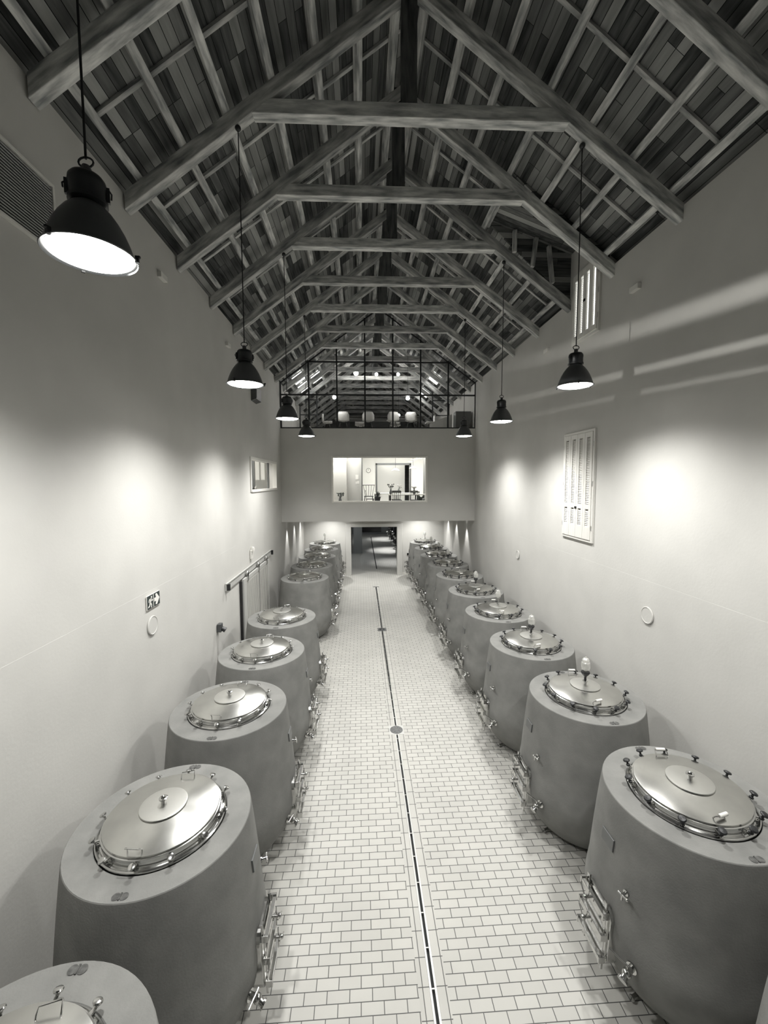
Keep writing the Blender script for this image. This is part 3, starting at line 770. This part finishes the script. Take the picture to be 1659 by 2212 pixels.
for yy in (-1.05, .15, 1.2):
    m = MB().lathe([(.0,-.025),(.075,-.025),(.08,-.015),(.06,0),(.08,.015),(.075,.025),(.0,.025)], 24, Matrix.Translation((.085,yy,Z0-2.5)) @ Matrix.Rotation(PI/2,4,'Y'))
    m.box(.09,.11,yy-.05,yy+.05,zt_-.08,Z0-2.48)
    m.build('roller', GALV, s)
# wide interior window in the left wall
wn = empty('window_1', (XL, (LW[0]+LW[1])/2, LW[2])); S(wn, 'low wide interior window in the left wall near the gallery')
hw = (LW[1]-LW[0])/2; hh = LW[3]-LW[2]
m = MB(); m.box(-.12,.03,-hw-.05,-hw+.04,-.04,hh+.05); m.box(-.12,.03,hw-.04,hw+.05,-.04,hh+.05); m.box(-.12,.03,-hw+.04,hw-.04,hh-.03,hh+.05); m.box(-.12,.04,-hw+.04,hw-.04,-.05,.02)
fr_ = m.build('window_frame', WHITEPAINT, wn, bevel=.005)
m = MB().box(-.1,-.04,.75,.83,.02,hh-.03); m.build('mullion', PLAQUE, fr_)
MB().box(-.085,-.078,-hw+.04,hw-.04,.02,hh-.03).build('pane', PANE, wn)
# the room behind it
m = MB(); m.box(XL-3.4,XL-3.3,11.4,19.4,3.9,7.2); m.box(XL-3.3,XL-.34,11.3,11.4,3.9,7.2); m.box(XL-3.3,XL-.34,18.6,18.7,3.9,7.2)
S(m.build('wall_sideroom', ROOMWHITE), 'white walls of the side room seen through the low left window')
slab('floor_sideroom', [(XL-3.4,XL-.34,11.3,18.7,3.88,3.98)], DARKWALL, 'dark floor of the side room behind the left window')
slab('ceiling_sideroom', [(XL-3.4,XL-.34,11.3,18.7,7.2,7.3)], ROOMWHITE, 'white ceiling of the side room behind the left window')
o = MB().box(-.9,.9,-.6,.6,-.03,0).build('ceiling_panel', plain('side_room_fill', (.9,.9,.9), .5, emit=(1,.98,.94), es=16)); o.location = (XL-1.7, 13.8, 7.19); tag(o, 'flat fill light panel added in the side room behind the left window', 'ceiling light')  # panel out of view, added to brighten the side room
o = MB().box(-.09,.09,-.03,.03,0,3.0).build('upright_screen', PLAQUE); o.location = (XL-1.22, 17.1, 3.98); tag(o, 'grey upright screen in the side room behind the left window', 'screen')
for k, (px, py, r) in enumerate(((-.7,12.9,.22),(-.6,13.5,.16),(-.65,14.3,.2),(-.75,14.9,.17))):
    s = empty('potted_plant', (XL-.62, py, 4.33)); tag(s, 'bushy potted plant inside the left window, %s from the near end' % NTH[k], 'plant', 'plants inside the left window')
    MB().lathe([(.0,0),(.09,0),(.12,.62),(.1,.62),(.09,.58),(.0,.58)], 18).build('pot', SHELL if k % 2 else PLAQUE, s)
    m = MB()
    for q in range(26):
        a = random.uniform(0,2*PI); e = random.uniform(.2,1.3); L_ = r*random.uniform(.8,1.5)
        d = Vector((math.cos(a)*math.cos(e), math.sin(a)*math.cos(e), math.sin(e)))
        b0 = Vector((0,0,.58)); p = b0+d*L_; sd = d.cross(Vector((0,0,1))).normalized()*L_*.22
        m.add([b0, b0+d*L_*.55+sd, p, b0+d*L_*.55-sd], [(0,1,2,3)])
    m.build('leaves', LEAF if k % 2 == 0 else PETAL, s)

for k, (px, wd) in enumerate(((-1.0,.16),(-.78,.15))):
    o = MB().box(-wd/2,wd/2,-.02,.02,0,1.85).build('roller_blind', PAPER); o.location = (XL+px, 17.0, 5.34); tag(o, 'tall white blind in the side room behind the left window, %s one' % ('left','right')[k], 'blind', 'white blinds in the side room')
s = empty('sideboard', (XL-.66, 13.9, 3.98)); tag(s, 'low sideboard carrying plants inside the left window', 'sideboard')
MB().box(-.22,.22,-1.5,1.5,.0,.32).build('body', PLAQUE, s); MB().box(-.24,.24,-1.52,1.52,.32,.35).build('top', DARKWOOD, s)

# ------------------------------------------------------------------ right wall shutters
def shutter(name, y0, y1, z0, z1, mid, lab, latch):
    """four louvred leaves in a frame, on the right wall"""
    w_ = empty(name, (XR-.002, (y0+y1)/2, z0)); S(w_, lab)
    W = y1-y0; H = z1-z0; f = .05
    m = MB(); m.box(-.035,.01,-W/2,-W/2+f,0,H); m.box(-.035,.01,W/2-f,W/2,0,H); m.box(-.035,.01,-W/2+f,W/2-f,0,f); m.box(-.035,.01,-W/2+f,W/2-f,H-f,H)
    m.build('window_frame', WHITEPAINT, w_, bevel=.004)
    lw = (W-2*f)/4; st = .075 if mid else .06
    for k in range(4):
        a = -W/2+f+k*lw+.004; b = a+lw-.008
        m = MB(); zt2 = H-f-.004; zb2 = f+.004
        m.box(-.05,-.015,a,a+st,zb2,zt2); m.box(-.05,-.015,b-st,b,zb2,zt2)
        m.box(-.05,-.015,a+st,b-st,zb2,zb2+(.26 if mid else .1)); m.box(-.05,-.015,a+st,b-st,zt2-.1,zt2)
        if mid: m.box(-.05,-.015,a+st,b-st,zb2+mid,zb2+mid+.1)
        lf = m.build('shutter_leaf', WHITEPAINT, w_, bevel=.003)
        m = MB()
        z = zb2+(.26 if mid else .1)+.02
        while z < zt2-.11:
            if not mid or not (mid-.03 < z-zb2 < mid+.11):
                m.box(-.02,.02,a+st,b-st,-.003,.003, Matrix.Translation((-.03 if mid else -.02,0,z)) @ Matrix.Rotation(-.98 if mid else -.7,4,'Y'))
            z += .036
        m.build('louvres', WHITEPAINT, lf)
        if k in (1, 2):
            MB().box(-.062,-.05,(b-.03 if k == 1 else a+.005),(b-.005 if k == 1 else a+.03),latch,latch+.05).build('catch', BLACKGLOSS, lf)
    m = MB()
    for yy in (-W/2+.02, W/2-.04):
        for zz in (.25, H*.5, H-.35): m.box(-.042,-.035,yy,yy+.018,zz,zz+.1)
    m.build('hinge', GALV, w_)
    return w_
w2 = shutter('window_2', 7.93, 9.165, Z0-1.27, Z0+1.02, .62, 'white louvred shutters closed over the lower window in the right wall', .66)
MB().box(.012,.02,-.55,.55,.06,2.2).build('backing', WHITEPAINT, w2)
w3 = shutter('window_3', UWIN[0]-.03, UWIN[1]+.0, 8.17, 9.62, 0, 'high white louvred shutters with daylight showing through, under the dormer', .75)
MB().box(.2,.21,-.5,.5,.02,1.44).build('daylight_pane', DAY, w3)

# ------------------------------------------------------------------ gallery glazing and loft
gy = YG+.1
gl = empty('window_4', (XC, gy, GT), SK); S(gl, 'black steel framed glass screen of the loft above the far wall')
vx = [-3.13, -2.05, -.99, .045, 1.05, 2.08, 3.1, 4.15, ]
def roofz(x): return zb(x-XC) + PUR - .02
posts = [ony for ony in (-3.15+ i*1.113 for i in range(8))]
fb = MB()
for x in posts:
    top = roofz(x) - GT
    fb.box(x-XC-.03, x-XC+.03, -.03, .03, 0, top)
for z_ in (.0, 1.3, 2.58):
    half = min(3.9, 2.19 + (Z0+4.97+PUR-.03-(GT+z_))/SL)
    fb.box(-half, half, -.028, .028, z_, z_+.055)
for sgn in (-1, 1):
    p0 = Vector((sgn*3.88, 0, roofz(XC+3.88)-GT-.02)); p1 = Vector((0,0,roofz(XC)-GT-.02)); 
    fb.prism([p0+Vector((0,-.028,-.06)), p1+Vector((0,-.028,-.06)), p1+Vector((0,-.028,0)), p0+Vector((0,-.028,0))], (0,.056,0))
fb.build('window_frame', FRAMEBLACK, gl)
half = 3.86
MB().prism([(-half,-.004,.02),(half,-.004,.02),(half,-.004,roofz(XC+half)-GT-.05),(0,-.004,roofz(XC)-GT-.05),(-half,-.004,roofz(XC+half)-GT-.05)], (0,.008,0)).build('pane', PANE, gl)
LF = GT - .02
slab('floor_loft', [(XL,XR,YG+.22,YE,7.04,LF)], DOORGREY, 'pale loft floor behind the gallery glass')
# inner glass screen deeper in the loft
g2 = empty('window_5', (XC, 21.3, LF), 0); S(g2, 'second black framed glass screen deeper in the loft')
fb = MB()
for x in (-3.8, -2.95, 2.95, 3.8): fb.box(x-.03,x+.03,-.03,.03,0,min(2.8, roofz(XC+x)-LF))
for a, b in ((-3.8,-2.95),(2.95,3.8)):
    for z_ in (1.25, 2.0): fb.box(a,b,-.025,.025,z_,z_+.05)
fb.build('window_frame', FRAMEBLACK, g2)
# loft chairs, table
def loft_chair():
    r = empty('shell_chair')
    m = MB()
    prof = [(-.2,.82),(-.215,.7),(-.2,.56),(-.17,.47),(-.1,.44),(.1,.45),(.22,.46)]
    ws = [.17,.24,.25,.24,.25,.24,.22]
    V = []
    for (yy, zz), w0 in zip(prof, ws):
        for t in (-1,-.5,0,.5,1):
            V.append((w0*t, yy + (.06*abs(t)**2 if zz > .5 else 0), zz + (.06*abs(t)**2 if zz < .5 else 0)))
    F = [(i*5+k, i*5+k+1, (i+1)*5+k+1, (i+1)*5+k) for i in range(6) for k in range(4)]
    m.add(V, F, True)
    o = m.build('seat_shell', SHELL, r); so = o.modifiers.new('thick','SOLIDIFY'); so.thickness = .02
    m = MB()
    for sx in (-1,1):
        for sy in (-1,1):
            lg = MB().tube((sx*.1,sy*.08,.43),(sx*.22,sy*.2,0),.014,8); lg.build('leg', DARKWOOD, r)
    return r
lc = loft_chair()
spots = [(-.72,17.7,0,'white shell chair in the loft, its back to the glass, leftmost of four'),(.33,17.7,0,'white shell chair in the loft, back to the glass, second from left of four'),(1.37,17.7,.12,'white shell chair in the loft, back to the glass, third from left of four'),(2.15,17.7,-.1,'white shell chair in the loft, back to the glass, rightmost of four'),
         (-1.45,18.3,-1.5,'white shell chair seen side-on at the left end of the loft table'),(3.1,18.3,1.5,'white shell chair seen side-on at the right end of the loft table'),
         (.0,19.2,PI,'white shell chair on the far side of the loft table, left one'),(1.6,19.2,PI,'white shell chair on the far side of the loft table, right one')]
for i, (x, y, a, lab) in enumerate(spots):
    o = lc if i == 0 else copy_tree(lc); o.location = (x, y, LF); o.rotation_euler = (0,0,a); tag(o, lab, 'chair', 'chairs round the loft table')
t = empty('loft_table', (.8, 18.5, LF)); tag(t, 'long dark table in the loft behind the white chairs', 'table')
MB().box(-2.0,2.0,-.42,.42,.70,.74).build('tabletop', DARKWOOD, t, bevel=.005)
MB().box(-1.9,1.9,-.36,.36,.6,.70).build('apron', DARKWOOD, t)
for sx in (-1.8,1.8):
    for sy in (-.33,.33): MB().box(sx-.035,sx+.035,sy-.035,sy+.035,0,.6).build('leg', DARKWOOD, t)
# low boarded parapet and dark cabinet on the right of the loft
s = empty('loft_cabinet', (4.25, 17.25, LF)); tag(s, 'tall dark cabinet in the loft beside the right hand wall', 'cabinet')
MB().box(-.32,.32,-.22,.22,0,.78).build('body', LAMPGREY, s, bevel=.005); MB().box(-.3,.3,-.232,-.22,.03,.75).build('door', LAMPGREY, s)
o = MB().prism([(0,0,0),(.95,0,0),(.95,0,.75),(0,0,.35)], (0,.06,0)).build('boarded_parapet', DOORGREY); o.location = (2.95, 17.6, LF); tag(o, 'pale boarded stair parapet with sloping top in the loft', 'parapet')
# globe bulbs in the loft
for k, (x, y, z) in enumerate(((-.19,19.99,5.10),(.775,19.99,5.05),(1.815,19.99,5.06),(-1.053,17.12,3.396),(1.95,17.12,3.382),(2.09,22.0,3.458))):
    s = empty('bulb_pendant', (x - (.06 if k == 5 else 0), y, Z0+z)); tag(s, 'glowing globe bulb in the loft, %s' % ['left one of the upper three','middle one of the upper three','right one of the upper three','low one on the left','low one on the right','small low one behind the right chairs'][k], 'bulb', 'globe bulbs in the loft')
    rr = .11 if k < 1 else .075
    MB().ball((0,0,0), rr, 16).build('globe', BULB, s)
    tp = zb(x-XC)+(BRD-.004 if k in (3,4) else PUR) - (Z0+z)
    MB().tube((0,0,rr*.9),(0,0,max(tp,.2)),.006,6).build('cord', CORD, s)
    MB().tube((0,0,rr*.8),(0,0,rr+.06),.025,10).build('holder', LAMPBLACK, s)
    l = bpy.data.lights.new('bulb_light', 'POINT'); l.energy = (8,6,6,16,16,30)[k]; l.shadow_soft_size = .05
    lo = bpy.data.objects.new('glow', l); col.objects.link(lo); lo.parent = s; lo.location = (0,0,-rr-.07)
# roof windows in the loft slopes; two low left ones added to brighten it
for k, (side, y, rd) in enumerate(((-1,19.98,2.815),(1,19.98,2.815),(-1,18.35,3.41),(-1,19.98,3.41),(1,23.2,2.815))):
    s = empty('roof_window', (XC+side*rd, y, zb(rd)+BRD-.05)); s.rotation_euler = (0, side*math.atan(SL), 0)
    tag(s, 'bright roof window in the %s loft slope, %s' % ('left' if side < 0 else 'right', ['upper one above the low bulb','above the low bulb','low one near the gallery glass, added to brighten the lower slope','low one beyond the low bulb, added to brighten the lower slope','farther back'][k]), 'roof window', 'roof windows in the loft')
    MB().box(-.27,.27,-.6,.6,-.02,0).build('pane', SKYL, s)
    m = MB(); m.box(-.3,-.27,-.63,.63,-.04,.0); m.box(.27,.3,-.63,.63,-.04,.0); m.box(-.27,.27,-.63,-.6,-.04,.0); m.box(-.27,.27,.6,.63,-.04,.0); m.build('frame', WHITEPAINT, s)

# ------------------------------------------------------------------ bright middle room behind the wide window
wn = empty('window_6', (XC, YG+.05, wz0), SK); S(wn, 'wide white framed window looking into the bright dining room')
a0, a1, hh = wx0-XC, wx1-XC, wz1-wz0
m = MB(); m.box(a0-.04,a0+.03,-.08,.06,-.04,hh+.04); m.box(a1-.03,a1+.04,-.08,.06,-.04,hh+.04); m.box(a0+.03,a1-.03,-.08,.06,-.04,.03); m.box(a0+.03,a1-.03,-.08,.06,hh-.03,hh+.04)
m.build('window_frame', WHITEPAINT, wn, bevel=.004)
MB().box(a0+.03,a1-.03,.0,.008,.03,hh-.03).build('pane', PANE, wn)
MB().box(a0-.02,a1+.02,.15,.55,-.11,-.05).build('sill_shelf', WHITEPAINT, wn)
slab('floor_dining', [(XL,XR,YG+.22,YB+.3,3.84,3.92)], DOORGREY, 'pale floor of the dining room behind the wide window')
slab('ceiling_dining', [(XL,XR,YG+.22,YB+.3,6.9,7.03)], ROOMWHITE, 'white ceiling of the dining room behind the wide window')
m = MB(); m.box(XL,.9,YB-.1,YB+.1,3.92,6.9); m.box(.9,2.7,YB-.1,YB+.1,6.15,6.9); m.box(2.7,XR,YB-.1,YB+.1,3.92,6.9); m.box(.9,2.7,YB+2.4,YB+2.5,3.92,6.9); m.box(.9,2.7,YB+.1,YB+2.4,3.8,3.92)
S(m.build('wall_dining', ROOMWHITE), 'white back wall of the dining room with a wide opening')
slab('trim_2', [(.82,.9,YB-.14,YB-.1,3.92,6.23),(2.7,2.78,YB-.14,YB-.1,3.92,6.23),(.82,2.78,YB-.14,YB-.1,6.15,6.25)], PLAQUE, 'grey frame round the opening in the dining room back wall')
slab('wall_partition', [(XL,-.62,17.95,18.05,3.92,6.9),(-.62,.03,18.2,18.3,3.92,6.9)], PLASTER, 'plain partition wall behind the left part of the wide window')
slab('trim_3', [(.03,.07,17.9,18.3,3.92,6.9)], PLAQUE, 'dark edge of the partition in the dining room')
o = MB().box(-1.6,1.6,-.9,.9,-.05,0).build('ceiling_panel', PANEL); o.location = (2.2, 20.2, 6.89); tag(o, 'large glowing ceiling panel in the dining room', 'ceiling light')
o = MB().box(-.7,.7,-.3,.3,-.04,0).build('ceiling_panel', plain('partition_fill_panel', (.9,.9,.88), .3, emit=(1,.99,.95), es=ROOM_STRENGTH*2)); o.location = (-.9, 17.4, 6.89); tag(o, 'small unseen ceiling panel brightening the partition behind the left part of the wide window', 'ceiling light')  # unseen panel, made strong to lift the partition
o = MB().box(-.5,.5,-.4,.4,-.05,0).build('ceiling_panel', PANEL); o.location = (1.8, YB+1.3, 6.89); tag(o, 'glowing ceiling panel added to brighten the space beyond the back opening of the dining room', 'ceiling light')  # panel added so the space behind the opening looks bright
for k, (x, z, w_, h_) in enumerate(((-.17,5.45,.13,.2),(-.12,5.22,.1,.12),(-.2,5.2,.07,.1))):
    o = MB().box(-w_/2,w_/2,-.004,.004,-h_/2,h_/2).build('paper_notice', PAPER); o.location = (x, 18.19, z); tag(o, 'white paper notice on the partition, %s' % ['topmost and largest','lower right one','lower left one'][k], 'notice', 'notices on the partition')
def vase(x, y, z, n, spread, h, lab, mat):
    s = empty('flower_vase', (x, y, z)); tag(s, lab, 'vase', 'vases in the dining room')
    MB().lathe([(.0,0),(.05,0),(.07,.06),(.06,.13),(.04,.17),(.05,.2),(.04,.19),(.0,.05)], 16).build('vase', PLAQUE, s)
    m = MB(); f_ = MB()
    for q in range(n):
        a = random.uniform(0,2*PI); r_ = random.uniform(.2,1)*spread; p = Vector((r_*math.cos(a), r_*math.sin(a), .17+h*random.uniform(.5,1)))
        m.path([(0,0,.15), tuple(Vector((0,0,.15)).lerp(p,.5)+Vector((0,0,.03))), tuple(p)], .004, 5); f_.ball(tuple(p), random.uniform(.018,.034), 7)
    m.build('stems', LEAF, s); f_.build('flowers', mat, s)
vase(-.86, 17.03, wz0-.05, 24, .16, .24, 'dark vase of twigs in the lower left corner of the wide window', LEAF)
def dchair(lab, x, y, a, cat='chair', group='dining room chairs'):
    s = empty('dining_chair', (x, y, 3.92), a); tag(s, lab, cat, group)
    MB().box(-.2,.2,-.2,.2,.44,.47).build('seat', DARKWOOD, s, bevel=.005)
    for sx in (-.17,.17):
        for sy in (-.17,.17): MB().tube((sx,sy,.44),(sx*1.15,sy*1.15,0),.014,8).build('leg', DARKWOOD, s)
    m = MB()
    for sx in (-.16,-.08,0,.08,.16): m.tube((sx,-.18,.46),(sx*1.1,-.23,.86),.008,6)
    m.box(-.2,.2,-.245,-.215,.84,.89); m.build('backrest', DARKWOOD, s)
def dtable(lab, x, y, sx, sy):
    s = empty('dining_table', (x, y, 3.92)); tag(s, lab, 'table', 'dining room tables')
    MB().box(-sx,sx,-sy,sy,.71,.75).build('tabletop', SHELL, s, bevel=.004)
    for a in (-1,1):
        for b in (-1,1): MB().box(a*(sx-.06)-.03,a*(sx-.06)+.03,b*(sy-.06)-.03,b*(sy-.06)+.03,0,.71).build('leg', DARKWOOD, s)
dtable('pale dining table nearest the wide window', 2.1, 18.6, .85, .4)
dtable('pale dining table behind, before the back opening', 1.75, 20.6, 1.1, .4)
dchair('dark dining chair at the near table, right one on the window side', 2.35, 18.05, 0); dchair('dark dining chair at the near table, left one on the window side', 1.55, 18.05, 0)
dchair('dark dining chair on the far side of the near table, left', 1.7, 19.2, PI); dchair('dark dining chair on the far side of the near table, right', 2.5, 19.2, PI)
dchair('dark dining chair at the left end of the back table', .45, 20.6, -1.57); dchair('dark dining chair on the window side of the back table', 1.7, 20.0, 0)
vase(1.35, 18.6, 4.67, 14, .16, .3, 'vase of dark flowers on the near dining table, left', LEAF); vase(2.4, 18.5, 4.67, 12, .13, .18, 'low vase of flowers on the near dining table, right', PETAL)
vase(1.9, 20.6, 4.67, 12, .14, .22, 'vase of pale flowers on the back dining table', PETAL)
# wire-back stool near the glass
s = empty('bar_chair', (.33, 17.75, 3.92)); tag(s, 'dark bar chair with a splayed spindle back beside the partition edge', 'chair')
MB().box(-.2,.2,-.18,.18,.68,.71).build('seat', DARKWOOD, s, bevel=.005)
for sx in (-.16,.16):
    for sy in (-.14,.14): MB().tube((sx,sy,.68),(sx*1.5,sy*1.4,0),.016,8).build('leg', DARKWOOD, s)
m = MB()
for sx in (-.14,-.07,0,.07,.14): m.tube((sx,-.16,.7),(sx*1.7,-.24,1.18),.009,6)
m.tube((-.26,-.24,1.18),(.26,-.24,1.18),.014,8); m.build('backrest', DARKWOOD, s)
s = empty('plant_stand', (.72, 17.8, 3.92)); tag(s, 'black plant stand with a dark bushy plant beside the bar chair', 'plant')
MB().tube((0,0,0),(0,0,.55),.03,10).build('stand', BLACKGLOSS, s)
MB().lathe([(.0,.5),(.1,.5),(.14,.68),(.0,.66)], 16).build('pot', BLACKGLOSS, s)
m = MB()
for q in range(30):
    a = random.uniform(0,2*PI); e = random.uniform(.0,1.3); L_ = .26*random.uniform(.6,1.1); d = Vector((math.cos(a)*math.cos(e), math.sin(a)*math.cos(e), math.sin(e))); b0 = Vector((0,0,.66)); sd = d.cross(Vector((0,0,1))).normalized()*L_*.2
    m.add([b0, b0+d*L_*.55+sd, b0+d*L_, b0+d*L_*.55-sd], [(0,1,2,3)])
m.build('leaves', LEAF, s)
s = empty('plant_stand', (2.5, 17.3, 3.92)); tag(s, 'dark bushy plant in a tall pot in the lower right corner of the wide window', 'plant')
MB().lathe([(.0,0),(.12,0),(.15,.5),(.13,.5),(.0,.45)], 16).build('pot', BLACKGLOSS, s)
m = MB()
for q in range(36):
    a = random.uniform(0,2*PI); e = random.uniform(.1,1.4); L_ = .3*random.uniform(.6,1.1); d = Vector((math.cos(a)*math.cos(e), math.sin(a)*math.cos(e), math.sin(e))); b0 = Vector((0,0,.48)); sd = d.cross(Vector((0,0,1))).normalized()*L_*.2
    m.add([b0, b0+d*L_*.55+sd, b0+d*L_, b0+d*L_*.55-sd], [(0,1,2,3)])
m.build('leaves', LEAF, s)
# wall clock, pendants, curtains
s = empty('wall_clock', (.42, YB-.1, 5.85)); tag(s, 'small round clock on the white dining room wall', 'clock')
M = Matrix.Rotation(PI/2,4,'X')
MB().lathe([(.0,0),(.13,0),(.13,.03),(.11,.03),(.11,.02),(.0,.02)], 24, M).build('case', LAMPGREY, s); MB().lathe([(.0,.021),(.108,.021),(.0,.022)], 24, M).build('face', PAPER, s)
MB().box(-.006,.006,-.03,-.024,0,.08).build('hand', BLACKGLOSS, s)
for k, (x, y, z) in enumerate(((1.6,19.0,5.75),(2.45,19.3,5.85))):
    s = empty('dining_pendant', (x, y, z)); tag(s, 'pale cone pendant over the dining tables, %s one' % ('left','right')[k], 'lamp', 'dining room pendants')
    MB().lathe([(.04,.12),(.2,.0),(.19,.0),(.03,.11)], 24, closed=True).build('shade', SHELL, s); MB().tube((0,0,.1),(0,0,6.9-z),.006,6).build('cord', CORD, s)
s = empty('curtain', (3.15, 19.4, 3.95)); tag(s, 'pale folded curtain at the right edge of the wide window', 'curtain')
m = MB(); n = 40
V = [( .05*math.sin(k*1.3), -.7+1.9*k/n, z) for z in (0, 2.7) for k in range(n+1)]
m.add(V, [(k, k+1, n+2+k, n+1+k) for k in range(n)], True); m.build('cloth', plain('grey_curtain_cloth', (.22,.22,.21), .8), s); MB().tube((0,-.8,2.72),(0,1.3,2.72),.02,8).build('rod', LAMPBLACK, s)

# ------------------------------------------------------------------ downlights under the gallery
def downlight(x, y, lab, power, spot, blend=.6):
    s = empty('downlight', (x, y, LED)); tag(s, lab, 'downlight', 'downlights in the gallery soffit')
    MB().lathe([(.045,0),(.06,0),(.062,-.006),(.045,-.008)], 20, closed=True).build('bezel', WHITEPAINT, s)
    MB().lathe([(.0,-.001),(.044,-.001),(.044,-.004),(.0,-.004)], 20).build('lens', DOWN, s)
    l = bpy.data.lights.new('downlight_beam', 'SPOT'); l.energy = power; l.spot_size = spot; l.spot_blend = blend; l.shadow_soft_size = .03; l.color = (1,.99,.962)
    lo = bpy.data.objects.new('beam', l); col.objects.link(lo); lo.parent = s; lo.location = (0,0,-.012)
for k, y in enumerate((17.75, 19.7, 21.6)):
    downlight(XL+.22, y, 'downlight close to the left wall under the gallery, %s from the front' % NTH[k], 150, .95)
    downlight(XR-.22, y, 'downlight close to the right wall under the gallery, %s from the front' % NTH[k], 150, .95)
for k, x in enumerate((-1.7, 3.2)):
    downlight(x, 21.9, 'downlight by the far wall above the last %s tank' % ('left','right')[k], 330, 2.6, 1.0)
for k, (x, y) in enumerate(((-.4,18.6),(1.9,18.6),(-.4,21.0),(1.9,21.0))):
    downlight(x, y, 'downlight over the aisle under the gallery, %s %s' % (('left','right')[k % 2], ('front','back')[k//2]), 175, 2.6, 1.0)

# ------------------------------------------------------------------ the dark cellar beyond the doorway
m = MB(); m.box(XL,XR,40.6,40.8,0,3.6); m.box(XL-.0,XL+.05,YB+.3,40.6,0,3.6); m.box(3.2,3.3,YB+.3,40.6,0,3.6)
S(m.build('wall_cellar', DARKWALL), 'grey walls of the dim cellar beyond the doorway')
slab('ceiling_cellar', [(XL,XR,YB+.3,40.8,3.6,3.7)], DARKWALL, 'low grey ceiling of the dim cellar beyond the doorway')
slab('wall_pier', [(-.55,.05,29.7,30.4,0,3.6)], DARKWALL, 'grey pier standing in the dim cellar beyond the doorway')
o = MB().box(-.03,.03,24.4,38.6,0,.004).build('floor_drain', BLACKGLOSS); o.location = (.9,0,0); tag(o, 'dark slot drain in the floor of the dim cellar beyond the doorway', 'drain')
s = empty('cellar_door', (.95, 40.55, 0)); tag(s, 'wide black roller door at the far end of the dim cellar', 'door')
MB().box(-1.0,1.0,-.06,0,.25,3.1).build('leaf', BLACKGLOSS, s); MB().box(.3,.52,-.07,-.06,2.35,2.6).build('sight_glass', PLAQUE, s)
s = empty('shelving', (-1.25, 29.9, 0)); tag(s, 'dark shelving rack left of the pier in the dim cellar', 'shelf')
for z_ in (.3,.9,1.5,2.1,2.7): MB().box(-.55,.55,-.3,.3,z_,z_+.05).build('shelf', LAMPGREY, s)
for x in (-.53,.53): 
    for y in (-.28,.28): MB().box(x-.025,x+.025,y-.025,y+.025,0,3.0).build('upright', BLACKGLOSS, s)
MB().box(-.5,.5,-.2,.28,2.15,2.65).build('crate', PLAQUE, s)
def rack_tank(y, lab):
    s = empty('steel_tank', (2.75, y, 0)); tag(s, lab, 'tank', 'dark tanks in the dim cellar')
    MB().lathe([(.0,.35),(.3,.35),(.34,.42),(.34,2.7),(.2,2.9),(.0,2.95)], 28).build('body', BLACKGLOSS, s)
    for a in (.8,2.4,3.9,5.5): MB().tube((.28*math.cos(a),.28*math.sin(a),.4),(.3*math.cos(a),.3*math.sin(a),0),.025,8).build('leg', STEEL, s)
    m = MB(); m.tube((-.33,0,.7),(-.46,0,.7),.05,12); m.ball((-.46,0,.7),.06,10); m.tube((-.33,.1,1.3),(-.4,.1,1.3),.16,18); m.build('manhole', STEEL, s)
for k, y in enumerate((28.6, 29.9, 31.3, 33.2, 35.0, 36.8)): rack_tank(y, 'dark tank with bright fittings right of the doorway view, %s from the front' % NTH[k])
for k, (y, pw) in enumerate(((26.3,420),(31.0,900),(37.0,700))):
    s = empty('cellar_lamp', (2.15, y, 3.6)); tag(s, 'ceiling lamp in the dim cellar, %s one' % ('nearest','middle','farthest')[k], 'lamp', 'lamps in the dim cellar')
    MB().lathe([(.0,0),(.1,0),(.1,-.06),(.0,-.08)], 18).build('fitting', WHITEPAINT, s)
    l = bpy.data.lights.new('cellar_beam', 'SPOT'); l.energy = pw; l.spot_size = 1.05; l.spot_blend = 1.0; l.shadow_soft_size = .06
    lo = bpy.data.objects.new('beam', l); col.objects.link(lo); lo.parent = s; lo.location = (0,0,-.1)
for k, (x, y) in enumerate(((-1.4,27.5),(.6,36.5))):  # strips added as ambient fill for the cellar
  s = empty('fill_strip', (x, y, 3.6)); tag(s, 'added fill strip on the ceiling of the cellar beyond the doorway, %s one' % ('nearer','farther')[k], 'lamp', 'fill strips in the dim cellar')
  MB().box(-.06,.06,-.6,.6,-.07,0).build('housing', WHITEPAINT, s); MB().box(-.04,.04,-.58,.58,-.09,-.07).build('tube', plain('fill_tube', (.9,.9,.9), .4, emit=(.97,1,1), es=110), s)
# small switch on the far wall
o = MB().box(-.05,.05,-.03,0,-.06,.06).build('light_switch', BLACKGLOSS, None, bevel=.006); o.location = (2.62, YB-.005+SK*(2.62-XC), 1.15); tag(o, 'small black switch on the far wall right of the doorway', 'switch')
